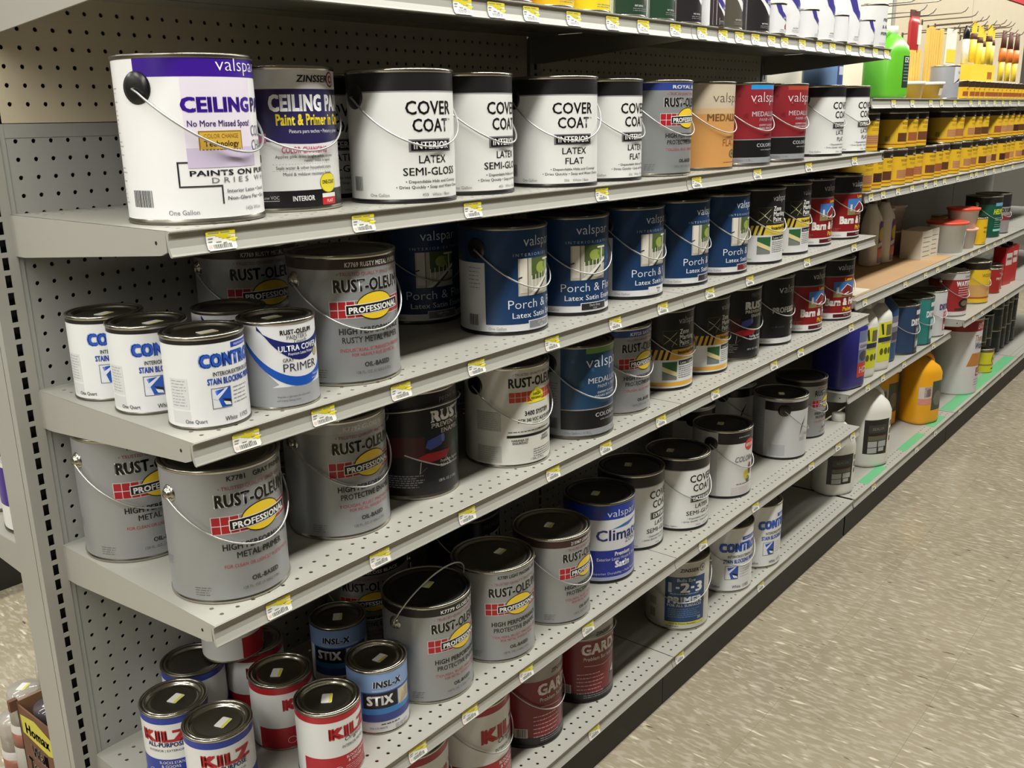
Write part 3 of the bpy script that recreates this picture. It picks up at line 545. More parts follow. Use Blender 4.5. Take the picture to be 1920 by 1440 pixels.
# ------------------------------------------------------------------ shelving
D = 16.2
LIP = [(-D+.34, -.03), (-D+.02, 0), (-D-.03, -.04), (-D-.02, -.09), (-D+.09, -.14), (-D+.13, -.45), (-D+.1, -.8), (-D-.02, -1.1), (-D-.07, -1.19), (-D-.04, -1.25), (-D+.1, -1.22), (-D+.22, -1.0), (-D+.3, -.5)]
TAG = None
def price_tag_mesh():
    global TAG
    if TAG: return TAG
    w, h = .82, .94; mb = MB(); paper = ink('226,226,220'); yel = ink('218,202,44'); dk = ink('70,70,70'); gy = ink('150,146,140')
    prof = [(0, -.085), (.12, -.03), (.3, .045), (.46, .075), (.94, .08)]
    def Y(z):
        for (a, ya), (b, yb) in zip(prof, prof[1:]):
            if z <= b+1e-6: return ya+(yb-ya)*(z-a)/(b-a)
        return prof[-1][1]
    def strip_(s0, s1, z0, z1, m, lay):
        zs = sorted({z0, z1, *[z for z, _ in prof if z0 < z < z1]})
        n = mb.add([q for z in zs for q in ((s0, -D+Y(z)-.008*lay, -1.13+z), (s1, -D+Y(z)-.008*lay, -1.13+z))])
        for i in range(len(zs)-1): mb.face((n+2*i, n+2*i+1, n+2*i+3, n+2*i+2), m, True)
    strip_(-w+.06, w-.06, 0, h, paper, 2); strip_(-w, -w+.06, .06, h-.06, paper, 2); strip_(w-.06, w, .06, h-.06, paper, 2)
    strip_(-w, w, h-.24, h-.05, yel, 3); strip_(-w+.06, w-.06, h-.05, h-.001, yel, 3)
    for i in range(6): strip_(-.3+i*.18, w if i > 3 else -.3+(i+1)*.18+.5, h-.24-.06*(i+1), h-.24-.06*i, yel, 3)
    rnd = random.Random(4); x = -.5
    while x < .5:
        b = rnd.choice((.02, .03, .045)); strip_(x, x+b, .08, .28, dk, 3); x += b+rnd.choice((.02, .035))
    for z, a, b in ((.8, -.7, -.1), (.8, .0, .5), (.55, -.72, -.45), (.4, -.72, -.5), (.36, -.3, .0), (.3, .1, .3), (.5, .3, .5)): strip_(a, b, z, z+.05, gy, 4)
    for i in range(1): strip_(-.74, -.56, .1, .26, ink('214,184,176'), 3)
    TAG = mb.mesh('price_tag'); return TAG
def shelf(label, x0, x1, z, d=D, tags=(), holes=True, lip_mat=None, kick=None, group='grey metal shelves of the run', brackets=(True, True), cover=None):
    t = thing('store_shelf', label, 'shelf', 0, 0, z, 0, group); dd = D-d
    mb = MB(); P = lambda x, y, q: (x, y, -q)
    n = int((x1-x0-1.6)//1); xs = [x0+1.0+i for i in range(n+1)]
    if holes:
        mb.perf(x0, x1, -d, -d+2.2, (xs, [-d+.82, -d+1.74]), P, STEEL, r=.13, wall=.05)
        if holes == 'front': mb.box((x0, -2.8, -.05), (x1, -.015, 0), STEEL)
        else: mb.perf(x0, x1, -2.8, -.015, (xs, [-2.2, -1.3]), P, STEEL, r=.13, wall=.05)
        q = mb.add([(x0, -d+2.2, 0), (x1, -d+2.2, 0), (x1, -2.8, 0), (x0, -2.8, 0)]); mb.face((q, q+1, q+2, q+3), STEEL)
    else: mb.box((x0, -d, -.06), (x1, -.1, 0), STEEL)
    link('shelf_deck', mb.mesh('shelf_deck'), t)
    mb = MB(); mb.prism([(y+dd, zz) for y, zz in LIP], 0, x0, x1, lip_mat or STEEL, smooth=False); link('price_channel', mb.mesh('price_channel'), t)
    if kick is None:
        mb = MB(); mb.prism([(-d*.62-1.2, -.06), (-d*.62-.8, -.55), (-d*.62+.8, -.55), (-d*.62+1.2, -.06)], 0, x0+.5, x1-.5, STEEL); link('stiffening_rib', mb.mesh('stiffening_rib'), t)
        for xa, on in ((x0, brackets[0]), (x1-.12, brackets[1])):
            if on:
                mb = MB(); mb.prism([(.02, -.02), (.02, -2.35), (-1.2, -2.35), (-d+.9, -1.2), (-d+.34, -1.0), (-d+.34, -.02)], 0, xa, xa+.12, STEEL)
                ym = -d+1.2; mb.prism([(ym+.1*math.cos(a*.785), -.62+.1*math.sin(a*.785)) for a in range(8)], 0, xa-.008, xa+.13, DARK); link('shelf_bracket', mb.mesh('shelf_bracket'), t)  # dark dot on the bracket paints the shade of a hole
    else:
        mb = MB(); mb.box((x0, -d+1.05, -5.7), (x1, -d+1.3, -1.0), KICK); mb.box((x0, -d+1.3, -5.7), (x0+.2, -.1, -.1), KICK); mb.box((x1-.2, -d+1.3, -5.7), (x1, -.1, -.1), KICK); link('kick_plate', mb.mesh('kick_plate'), t)
    if cover: cover(t)
    for x in tags:
        o = link('price_tag', price_tag_mesh(), t); o.location = ((x)*S, dd*S, 0)
    return t
T0 = [21.2, 24.3, 27.8, 32.5, 37.3, 41.5, 46.3, 50.7, 54.4, 57.5, 60.7, 64.1, 67.0, 71.2, 75.5, 79.1, 83.7, 87.8, 92.1, 96.0]
T1 = [3.2, 12.4, 21.6, 36.1, 50.6, 62.5, 74.8, 88.1]; T2 = [3.5, 8.6, 14.6, 21.5, 29.8, 38.1, 45.4, 53.8, 62.0, 76.0, 90.2]
T3 = [4.5, 12.1, 20.1, 29.8, 36.9, 45.6, 55.7, 68.9, 75.9, 91.4]; T4 = [14.4, 19.7, 26.2, 34.5, 54.4, 66.2, 81.5, 90.1, 95.3]; T5 = [35.5, 50.4, 68.8]
LFT = (.45, 48.95); RGT = (49.05, 97.6)
LEVEL = {0: 15.5, 1: 3.53, 2: -6.57, 3: -16.57, 4: -31.75, 5: -42.3}
names = {0: ('overhead shelf seen from below', T0), 1: ('shelf holding the white gallon cans', T1), 2: ('shelf holding the blue cans', T2),
         3: ('shelf under the blue can shelf', T3), 4: ('lower shelf above the base deck', T4)}
for k, (nm, tg) in names.items():
    a, b = LFT; c, d_ = RGT
    ql = shelf('grey metal '+nm+', left half next to the slotted end post', a, b, LEVEL[k], holes='front' if k == 0 else True, tags=[x for x in tg if x < 49])
    qr = shelf('grey metal '+nm+', right half past the seam', c, d_, LEVEL[k], holes='front' if k == 0 else True, tags=[x for x in tg if x > 49])
    if k == 1: ql.location.z = (3.7225+ZF)*S; ql.rotation_euler.y = .0055; qr.location.z = (3.3775+ZF)*S; qr.rotation_euler.y = -.0025
shelf('grey perforated base deck over black kick plate, near left end', *LFT, LEVEL[5], tags=[x for x in T5 if x < 49], kick=True)
shelf('grey perforated base deck over black kick plate, middle stretch', *RGT, LEVEL[5], tags=[x for x in T5 if x > 49], kick=True)
S3 = (98.1, 146.2); S4 = (146.4, 194.5); S5 = (194.7, 242.8)
D3 = 14.3
def cardboard(t):
    m = mat('brown_cardboard', rgb(172, 138, 98), rough=0.8, mottle=0.08, scale=6)
    mb = MB(); mb.box((S3[0]+.8, -D3+.9, .01), (S3[1]-.6, -.5, .1), m); mb.box((S3[0]+2, -D3+1.0, .1), (S3[0]+8, -D3+4.2, .3), mat('crumpled_paper', rgb(206, 196, 176), rough=0.8, mottle=0.1)); link('cardboard_liner', mb.mesh('cardboard_liner'), t)
shelf('white edged shelf under hanging brushes, starting right of the overhead shelf', *S3, 9.95, D3, [105.9, 113.6, 121.9, 127.1, 134, 142.9], holes=False)
shelf('white edged shelf under hanging brushes, far right stretch', *S4, 9.95, D3, [148, 152.8, 158, 163.7, 169, 175.7, 182], holes=False)
shelf('shelf carrying the stacked yellow stain cans, nearer stretch', *S3, -1.5, D3, [100.3, 104.9, 110.9, 117, 123.3, 128, 132.7, 140], holes=False)
shelf('shelf carrying the stacked yellow stain cans, far stretch', *S4, -1.5, D3, [148, 151.2, 157, 163, 169.6, 177], holes=False)
shelf('shelf lined with bare brown cardboard under white squeeze bottles', *S3, -15.2, D3, [101.3, 118, 127.7, 134, 140], holes=False, cover=cardboard)
shelf('shelf with tubs and a green can right of the cardboard lined shelf', *S4, -15.2, D3, [148.5, 154, 159, 164.5, 170, 176.7], holes=False)
shelf('shelf holding the blue jug and white yellow-labelled jugs', *S3, -27.9, D3, [105.4, 111.7, 121.2, 136.1], holes=False)
shelf('deeper shelf holding the red and yellow cans at far right', *S4, -26.0, D, [152, 158, 166, 175], holes=False)
def tape(t):
    m = mat('green_tape', rgb(92, 168, 116), rough=0.5, mottle=0.06)
    for a, b in ((104.5, 113), (121.5, 131.5), (136, 143)):
        mb = MB(); mb.box((a, -D+.5, .002), (b, -D+1.9, .02), m); link('green_tape', mb.mesh('green_tape'), t)
shelf('grey base deck with strips of green tape, beyond the white jugs', *S3, -42.3, D, [105.8, 125.4, 135.5], kick=True, cover=tape)
def tape2(t):
    m = mat('green_tape', rgb(92, 168, 116))
    mb = MB(); mb.box((147, -D+.5, .002), (194, -D+2.6, .02), m); link('green_tape', mb.mesh('green_tape'), t)
shelf('grey base deck with one long green tape strip, far right', *S4, -42.3, D, [150, 165, 180.9], kick=True, cover=tape2)
shelf('white edged brush shelf running out at the right edge', *S5, 9.95, D3, [200, 210], holes=False)
shelf('stain can shelf running out at the right edge', *S5, -1.5, D3, [200, 210], holes=False)
shelf('tub shelf level running out at the right edge', *S5, -15.2, D3, [200, 210], holes=False)
shelf('low shelf above the dark teal quarts at the right edge', *S5, -26.0, D, [200, 210], holes=False)
shelf('grey base deck under the dark teal quarts at the right edge', *S5, -42.3, D, [200, 210], kick=True)
# unseen run added across the aisle to block light, kept dark against bounce
t = thing('store_shelf', 'unseen run of shelving added across the aisle to block light', 'shelf', 0, -80, -48); PK = mat('dark_light_blocker', rgb(58, 54, 50), rough=.6, mottle=.3, scale=3)
mb = MB(); mb.box((-20, -17, 0), (300, -16, 78), PEG_G); link('back_panel', mb.mesh('back_panel'), t)
for zz in (6, 20, 34, 48, 62, 76):
    mb = MB(); mb.box((-20, -16, zz-1), (300, 0, zz), PK); link('shelf_deck', mb.mesh('shelf_deck'), t)
    if zz < 70: mb = MB(); mb.box((-18, -14, zz), (298, -2, zz+10), PK); link('light_blocker_fill', mb.mesh('light_blocker_fill'), t)
# slotted posts
def post(label, x, full=True):
    t = thing('slotted_post', label, 'post', x, 0, -48, 0, 'slotted shelving posts'); mb = MB(); zt = 82.0
    ks = list(range(-20, 46)); zs = [48.0-k for k in ks][::-1]; P = lambda a, b, q: (a, -.11+q, b)
    mb.perf(-1.0, .54, 0, zt, ([-.17], zs), P, STEEL_B, wall=.09, sq=(.18, .36))
    mb.box((-1.0, -.11+.6, 0), (.54, -.11+.65, zt), DARK)  # near-black sheet stands in for shade inside the hollow post
    n = mb.add([(-1, -.11, 0), (-1, 3.1, 0), (-1, 3.1, zt), (-1, -.11, zt), (.54, -.11, 0), (.54, 3.1, 0), (.54, 3.1, zt), (.54, -.11, zt)])
    mb.face((n+1, n, n+3, n+2), STEEL_B); mb.face((n+4, n+5, n+6, n+7), STEEL_B); mb.face((n+5, n+1, n+2, n+6), STEEL_B); mb.face((n+3, n+7, n+6, n+2), STEEL_B)
    link('post_channel', mb.mesh('post_channel'), t); return t
post('grey slotted metal post at the open left end of the shelving', 0)
post('slotted post in the seam behind the two halves of the shelves', 49.0+.2)
post('slotted post where the paint shelves meet the stain shelves', 97.85+.2)
post('slotted post behind the far right shelves', 146.3+.2)
def panel(label, x0, x1, z0, z1, m, holes, zoff, y=0.0, trim=True):
    t = thing('pegboard_panel', label, 'panel', 0, y, 0, 0, 'back panels of the shelving'); mb = MB(); P = lambda a, b, q: (a, q, b)
    if holes:
        xs = [x0+.6+i for i in range(int(x1-x0-.8))]; zs = []; z = zoff
        while z > z0+.55: zs.append(z); z -= 1.0
        zs = [q for q in zs if q < z1-.55][::-1]
        mb.perf(x0, x1, z0, z1, (xs, zs), P, m, r=.135, wall=.1); mb.box((x0, .8, z0), (x1, .85, z1), DARK)  # dark backing sheet paints the shade behind the holes
    else: mb.box((x0, 0, z0), (x1, .2, z1), m)
    link('panel_sheet', mb.mesh('panel_sheet'), t)
    if trim:
        mb = MB(); mb.box((x0-.3, -.05, z0), (x0, .3, z1), m); mb.box((x1, -.05, z0), (x1+.3, .3, z1), m); mb.box((x0, -.03, z1-.75), (x1, .01, z1-.01), m); link('edge_trim', mb.mesh('edge_trim'), t)
    return t
panel('grey perforated back panel behind the left half of the shelves', .85, 47.9, -42, 8.62, PEG_G, True, 7.6747)
panel('cream pegboard under the overhead shelf at the left end', .85, 47.9, 8.66, 34, PEG_C, True, 33.67, trim=False)
panel('grey perforated back panel behind the right half of the shelves', 49.9, 96.8, -42, 8.62, PEG_G, True, 7.6747)
panel('cream pegboard under the overhead shelf, right half', 49.9, 96.8, 8.66, 34, PEG_C, True, 33.67, trim=False)
panel('plain back panel behind the jugs and stain cans', 98.7, 145.4, -42, 8.62, PEG_G, False, 0)
PEG_W = mat('overlit_cream_panel', rgb(236, 228, 208), rough=.5, mottle=.02)  # cream pegboard made whiter: glare of strong light put into its colour
panel('cream panel with empty hooks, overexposure painted in as paler colour', 98.7, 145.4, 8.66, 31.6, PEG_W, False, 0, trim=False)
panel('plain back panel behind the far right cans', 147.1, 193.6, -42, 8.62, PEG_G, False, 0)
panel('cream pegboard behind the hanging yellow brush packs', 147.1, 193.6, 8.66, 31.6, PEG_C, False, 0, trim=False)
panel('cream upper panel at the far right edge', 193.9, 242, 8.66, 31.6, PEG_C, False, 0, trim=False)
t = thing('header_strip', 'red header strip along the top of the far panels', 'sign', 147, -.3, 31.7); mb = MB(); mb.box((0, 0, 0), (96, 1, 7), mat('red_header', rgb(204, 40, 52), rough=0.5, mottle=0.03)); link('header_board', mb.mesh('header_board'), t)
# the far side of the run and the next run, seen past the end post
t = thing('store_shelf', 'end of a shelf on the far side of the left post', 'shelf', 0, 0, -18.35); mb = MB(); mb.box((.45, 3.2, -.06), (48.9, 19.2, 0), STEEL); link('shelf_deck', mb.mesh('shelf_deck'), t)
mb = MB(); mb.prism([(3.1, -.02), (3.1, -2.4), (4.4, -2.4), (18.3, -1.2), (19.0, -.9), (19.0, -.02)], 0, .4, .52, STEEL); link('shelf_bracket', mb.mesh('shelf_bracket'), t)
t = thing('store_shelf', 'base deck on the far side of the left post, under the brown carton', 'shelf', 0, 0, -42.3); mb = MB(); mb.box((.45, 3.2, -.2), (48.9, 19.3, 0), STEEL); link('shelf_deck', mb.mesh('shelf_deck'), t)
mb = MB(); mb.box((.45, 3.2, -5.7), (48.9, 18.2, -.2), KICK); link('kick_plate', mb.mesh('kick_plate'), t)
t = thing('pegboard_panel', 'grey back panel on the far side of the shelving', 'panel', 0, 3.2, 0, 0, 'back panels of the shelving'); mb = MB(); mb.box((.85, 0, -42), (242, .15, 34), PEG_G); link('panel_sheet', mb.mesh('panel_sheet'), t)
t = thing('store_shelf', 'next run of shelving across the far aisle with black base', 'shelf', 0, 63.2, -48); mb = MB(); mb.box((-40, 0, 0), (150, 16, 9.5), KICK); link('kick_plate', mb.mesh('kick_plate'), t)
mb = MB(); mb.box((-40, -1, 9.5), (150, 17, 10.2), STEEL); link('shelf_deck', mb.mesh('shelf_deck'), t); mb = MB(); mb.box((-40, 16, 0), (150, 17, 90), PEG_G); link('back_panel', mb.mesh('back_panel'), t)
# ------------------------------------------------------------------ cans
CACHE = {}
def cached(key, fn):
    if key not in CACHE: CACHE[key] = fn()
    return CACHE[key]
def gallon_body(style):
    low, wall, up = {'tin': (TIN, TIN, TIN), 'dark': (DTIN, TIN, DTIN), 'black': (BLK, BLK, TIN), 'blackrim': (BLK, BLK, DTIN)}[style]
    mb = MB(); prof = [(2.9, .05), (3.2, 0), (3.27, .04), (3.28, .17), (3.22, .25), (3.22, 7.46), (3.27, 7.5), (3.29, 7.58), (3.28, 7.66), (3.22, 7.7), (3.12, 7.69), (3.07, 7.62), (3.07, 7.4), (0.001, 7.38)]
    mats = [low, low, low, low, wall, up, up, up, up, up, up, up, up]
    mb.lathe(prof, 64, None, True, mats=mats); return mb.mesh('can_body')
def quart_body(style):
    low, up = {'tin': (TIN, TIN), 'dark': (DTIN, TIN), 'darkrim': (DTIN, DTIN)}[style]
    mb = MB(); prof = [(1.85, .03), (2.06, 0), (2.12, .03), (2.12, .12), (2.07, .17), (2.07, 4.64), (2.12, 4.68), (2.14, 4.76), (2.12, 4.84), (2.07, 4.87), (1.98, 4.86), (1.94, 4.8), (1.94, 4.62), (.001, 4.6)]
    mb.lathe(prof, 48, None, True, mats=[low]*4+[low]+[up]*8); return mb.mesh('can_body')
def lid_mesh(r, z, m, mc):
    mb = MB(); mb.lathe([(r, z-.12), (r-.02, z-.04), (r-.1, z), (r-.19, z-.01), (r-.26, z-.1), (r-.3, z-.2), (r-.42, z-.21), (r-.5, z-.16), (r-.6, z-.2), (.001, z-.2)], 48, None, True, mats=[m]*7+[mc]*2, cap=False); return mb.mesh('lid')
def sticker_mesh():
    mb = MB(); w, h = .5, .34; pts = [(-w+.06, -h), (w-.06, -h), (w, -h+.06), (w, h-.06), (w-.06, h), (-w+.06, h), (-w, h-.06), (-w, -h+.06)]
    mb.prism(pts, 2, 0, .012, ink('226,226,222')); mb.box((-w+.03, -h+.03, .012), (w-.03, -h+.2, .016), ink('222,208,60')); return mb.mesh('price_sticker')
def bail(mode, rg=3.22, ze=6.2, drop=2.95):
    a = rg+.26; fw = rg+.22; pts = []
    for i in range(41):
        t = math.pi*i/40; s_ = math.sin(t)
        if mode == 'down': y, z = -fw*s_, ze-drop*s_
        elif mode == 'up': y, z = -2.1*s_, ze+3.64*s_
        else: y, z = -fw*s_, ze+.4*s_
        pts.append((-a*math.cos(t), y, z))
    k = .3
    pts = [(-a+.22, 0.02, ze-.02), (-a-.02, 0.0, ze-.05)]+pts[1:-1]+[(a+.02, 0, ze-.05), (a-.22, 0.02, ze-.02)]
    mb = MB(); mb.tube(pts, .058, WIRE, 8); return mb.mesh('wire_handle')
def ear_mesh(side, kind):
    mb = MB(); tmp = MB()
    if kind == 'black': tmp.lathe([(.74, 0), (.76, .1), (.7, .19), (.45, .24), (.2, .26), (.001, .26)], 28, None, True, mats=[BLK]*5); off = 3.1
    else: tmp.lathe([(.5, 0), (.5, .1), (.42, .2), (.34, .22), (.3, .34), (.24, .4), (.16, .42), (.001, .42)], 24, None, True, mats=[TIN]*7); off = 3.12
    for p in tmp.v: mb.v.append((side*(off+p[2]), p[0]*side, 6.2+p[1]))
    mb.f = [f[::-1] if False else f for f in tmp.f]; mb.m = tmp.m; mb.s = tmp.s; mb.mats = tmp.mats; return mb.mesh('handle_ear')
def can(size, pkey, pfn, x, y, z, yaw, label, style='tin', lid='tin', handle='down', ear='tin', sticker=None, group=None, name='paint_can'):
    t = thing(name, label, 'paint can', x, y, z, yaw, group)
    g = size == 'G'
    link('can_body', cached(('b', size, style), lambda: gallon_body(style) if g else quart_body(style)), t)
    link('printed_label', cached(('p', pkey), lambda: pfn().build(wrap(RG if g else RQ)).mesh('printed_label')), t)
    lm = {'tin': (TIN, DTIN), 'dark': (DTIN, DTIN), 'black': (BLK, BLK)}[lid]
    lo = link('lid', cached(('l', size, lid), lambda: lid_mesh(3.06, 7.66, *lm) if g else lid_mesh(1.93, 4.84, *lm)), t)
    if sticker:
        o = link('price_sticker', cached('st', sticker_mesh), lo); o.location = (sticker[0]*S, sticker[1]*S, ((7.46 if g else 4.64)+.012)*S); o.rotation_euler = (0, 0, math.radians(sticker[2]-yaw))
    if g and handle:
        link('wire_handle', cached(('h', handle), lambda: bail(handle)), t)
    if g and ear:
        for s_ in (-1, 1): link('handle_ear', cached(('e', s_, ear), lambda: ear_mesh(s_, ear)), t)
    return t
L2, L3, L4, L5, L0 = (LEVEL[k] for k in (2, 3, 4, 5, 0))
def L1(x): return (3.7225-.0055*x if x < 49 else 3.3775+.0025*x)+.004   # the upper shelf sags a little towards its seam
g1, g2, g3, g4, g5 = 'gallon cans on the upper shelf', 'cans on the blue can shelf', 'cans on the third shelf', 'cans on the lower shelf', 'cans on the base deck'
# upper shelf
can('G', 'vc', purple_ceiling, 4.75, -12.05, L1(4.75), 16.5, 'white gallon can with a purple top band, nearest the left end of its shelf', 'dark', ear='black', group=g1).scale = (1.035,)*3
can('G', 'zc', navy_ceiling, 11.35, -10.7, L1(11.35), -8.5, 'white and navy gallon ceiling paint can with yellow One-Coat oval', 'tin', ear='tin', group=g1)
sg = lambda: cover_coat('INTERIOR', 'SEMI-GLOSS'); fl = lambda: cover_coat('INTERIOR', 'FLAT', '356   White / Base'); ex = lambda: cover_coat('EXTERIOR', 'FLAT', '256   White'); es = lambda: cover_coat('EXTERIOR', 'SEMI-GLOSS', '755   White')
bl = dict(style='black', lid='black', ear='black', group=g1)
can('G', 'ccs', sg, 19.2, -5.0, L1(19.2), -14, 'shaded black-topped white can standing behind, peeking out right of the navy ceiling can', **bl)
can('G', 'ccs', sg, 19.02, -12.75, L1(19.02), -10, 'black-topped white interior semi-gloss can fully in view beside the navy ceiling can', **bl)
can('G', 'ccs', sg, 25.9, -11.85, L1(25.75), 8, 'black-topped white interior semi-gloss can second in its front row, half covered', **bl)
can('G', 'ccf', fl, 34.88, -12.62, L1(34.88), -25, 'black-topped white interior flat can facing out fully, third black-topped can in the front row', **bl)
can('G', 'ccf', fl, 42.0, -12.1, L1(42.0), 1, 'black-topped white interior flat can just left of the blue-banded silver can', **bl)
can('G', 'rb', lambda: rust_pro('ROYAL BLUE', '48,66,140', 'PROTECTIVE ENAMEL', 'TOUGH, RUST PREVENTIVE'), 49.33, -12.5, L1(49.33), -2, 'silver gallon can with a royal blue top band on the upper shelf', 'tin', group=g1)
can('G', 'tm', tan_medallion, 58.1, -12.1, L1(58.36), -5, 'tan and orange gallon can on the upper shelf', 'dark', group=g1)
red = lambda: medallion('140,40,48', '52,146,214', '120,32,40'); red2 = lambda: medallion('140,40,48', '170,70,50', '120,32,40')
can('G', 'r1', red, 65.15, -12.6, L1(65.06), -9, 'red and black gallon can with a bright blue top patch', 'dark', ear='black', group=g1)
can('G', 'r2', red2, 73.36, -12.7, L1(73.36), -9, 'red and black gallon can with an orange-red top patch', 'dark', ear='black', group=g1)
can('G', 'cce', ex, 86.0, -11.95, L1(86.0), -2, 'black-topped white exterior flat can right of the red cans, second from the shelf end', **bl)
can('G', 'cce', ex, 93.95, -11.9, L1(93.95), -2, 'black-topped white exterior flat can at the right end of the upper shelf', **bl)
# second shelf
can('Q', 'sb', stain_block, 3.07, -4.11, L2, -7, 'white quart stain blocker at the back of the row of three', 'dark', 'dark', sticker=(0, 0, 20), group=g2)
can('Q', 'sb', stain_block, 3.07, -8.53, L2, -5, 'white quart stain blocker in the middle of the row of three', 'dark', 'dark', sticker=(.3, -.2, 10), group=g2)
can('Q', 'sb', stain_block, 3.38, -13.3, L2, 10, 'white quart stain blocker at the front corner of its shelf', 'dark', 'dark', sticker=(.2, -.2, -5), group=g2)
can('Q', 'tp', touch_primer, 7.85, -13.6, L2, -6, 'quart gray primer can with navy and blue swooshes', 'tin', 'dark', sticker=(0, .4, 0), group=g2)
can('Q', 'tp', touch_primer, 8.05, -8.95, L2, -20, 'shaded quart can of which only lid and white rim show behind the gray primer', 'darkrim', 'dark', group=g2)
rm = lambda: rust_pro('K7769 RUSTY METAL PRIMER', '66,50,48', 'RUSTY METAL PRIMER', 'INDUSTRIAL STRENGTH PRIMER', 'FOR HEAVILY RUSTED METAL')
can('G', 'rm', rm, 13.4, -3.5, L2, -12, 'dim brown-banded grey gallon can in the shadow behind the quarts', 'tin', group=g2)
can('G', 'rm', rm, 13.98, -12.2, L2, -9, 'brown-banded grey gallon can standing in front beside the quart gray primer', 'tin', lid='dark', group=g2)
pg = lambda: porch(); bk = dict(style='blackrim', lid='black', ear='black', group=g2)
can('G', 'p1', pg, 29.0, -3.7, L2, -13, 'blue porch paint can standing dim at the back, behind the empty gap', **bk)
can('G', 'p1', pg, 29.85, -11.67, L2, 4, 'blue porch paint can with light grey swatch, first after the empty gap', **bk)
can('G', 'p2', lambda: porch('44,44,46', 'Dark Gray', '1526', '200,200,200'), 38.11, -11.57, L2, -15, 'blue porch paint can with the dark gray swatch, second in its row', **bk)
can('G', 'p3', lambda: porch('222,222,222', 'White', '1545', '60,60,60'), 46.45, -11.74, L2, 1, 'blue porch paint can with a white swatch, third in its row', **bk)
can('G', 'p4', lambda: porch('54,56,58', 'Slate', '1520', '160,160,160'), 54.16, -12.02, L2, 6, 'blue porch paint can with a charcoal swatch, fourth in its row', **bk)
can('G', 'p5', lambda: porch('112,44,42', 'Tile Red', '1530', '220,190,190'), 61.94, -12.23, L2, 2, 'blue porch paint can with a dark red swatch, last in its row', **bk)
zw = lambda: zone(False); zy = lambda: zone(True)
can('G', 'zw', zw, 70.12, -12.3, L2, -5, 'white-bottomed zone marking can right after the blue porch cans', **bk)
can('G', 'zw', zw, 77.91, -11.93, L2, 2, 'white-bottomed zone marking can left of the two red barn cans on the blue can shelf', **bk)
can('G', 'bn', barn, 85.73, -11.54, L2, 0, 'red barn paint can on the blue can shelf, second from its right end', **bk)
can('G', 'bn', barn, 93.6, -11.99, L2, -3, 'red barn paint can at the right end of the blue can shelf', **bk)
# third shelf
gp = lambda: rust_pro('K7781   GRAY PRIMER', None, 'METAL PRIMER', 'FOR CLEAN OR LIGHTLY RUSTED METAL')
can('G', 'gp', gp, 3.93, -3.4, L3, -3, 'grey metal primer can at the back left, below the row of stain blockers', 'tin', group=g3)
can('G', 'gp', gp, 4.34, -12.2, L3, 0, 'grey metal primer can at the front corner with its bail hanging across the yellow oval', 'tin', lid='dark', group=g3)
can('G', 'gw', lambda: rust_pro('K7792 GLOSS WHITE', '176,176,174', 'PROTECTIVE ENAMEL', 'TOUGH, RUST PREVENTIVE', 'FOR METAL, WOOD & MORE'), 13.53, -11.0, L3, -2, 'silver gloss white enamel gallon beside the black wheelbarrow can', 'tin', lid='dark', group=g3)
can('G', 'en', enamel, 20.9, -10.43, L3, 6, 'black enamel can showing a red wheelbarrow, left of the cream can', 'tin', lid='black', handle='out', ear='black', group=g3)
can('G', 's34', system_3400, 29.71, -11.88, L3, -7, 'cream white gallon can with orange-red grid and yellow hard hat mark', 'tin', lid='dark', ear='black', group=g3)
can('G', 'mb', lambda: medallion('34,66,98', '108,150,72', '44,80,112'), 37.95, -12.3, L3, -3, 'dark blue and black gallon can with a green top patch', 'dark', lid='dark', ear='black', group=g3)
can('G', 'k25', lambda: rust_pro('K7725 SAFETY BLUE', '58,78,136', 'PROTECTIVE ENAMEL', 'TOUGH, RUST PREVENTIVE'), 45.21, -11.45, L3, -3, 'silver gallon can with a safety blue band between dark blue can and zone marking can', 'tin', lid='dark', group=g3)
b3 = dict(style='blackrim', lid='black', ear='black', group=g3)
can('G', 'zy', zy, 54.07, -10.87, L3, -5, 'yellow-footed zone marking can, nearer of the two', **b3)
can('G', 'zy', zy, 61.25, -10.95, L3, 8, 'yellow-footed zone marking can, farther of the two', **b3)
can('G', 'en', enamel, 68.21, -11.16, L3, -8, 'black enamel can with red wheelbarrow, farther along past the zone marking cans', 'tin', lid='black', ear='black', group=g3)
can('G', 'dp', dark_pro, 76.52, -11.21, L3, -4, 'near-black gallon can with a white foot left of the barn cans', **b3)
can('G', 'bn', barn, 84.69, -11.54, L3, -4, 'red barn paint can on the third shelf, next to the near-black can', **b3)
can('G', 'bn', barn, 93.3, -11.94, L3, -18, 'red barn paint can at the right end of the third shelf', **b3)
# lower shelf
kb = lambda: kilz('40,60,150', True, 'ALL', 'INTERIOR | EXTERIOR'); kr = lambda: kilz('172,34,42', True)
can('Q', 'kb', kb, 3.6, -5.2, L4, -52, 'blue and white quart primer standing at the back left with a stickered lid', 'tin', 'tin', sticker=(.1, .1, 20), group=g4)
can('Q', 'kb', kb, 3.9, -9.55, L4, -22, 'blue and white quart primer nearest the lower left corner', 'tin', 'tin', sticker=(.3, -.2, 20), group=g4)
can('Q', 'kr', kr, 11.0, -3.4, L4, -8, 'red and white quart primer at the bottom of a two-can stack', 'tin', 'tin', group=g4)
can('Q', 'kr', kr, 9.5, -3.35, L4+4.88, 75, 'red and white quart primer turned sideways on top of another', 'tin', 'tin', group=g4)
can('Q', 'kr', kr, 9.77, -8.1, L4, 7, 'red and white quart primer behind the front one, lid sticker to the left', 'tin', 'tin', sticker=(-.2, .1, 40), group=g4)
can('Q', 'kr', kr, 9.69, -13.0, L4, 3, 'red and white quart primer at the front edge of the lower shelf', 'tin', 'tin', sticker=(0, .0, 45), group=g4)
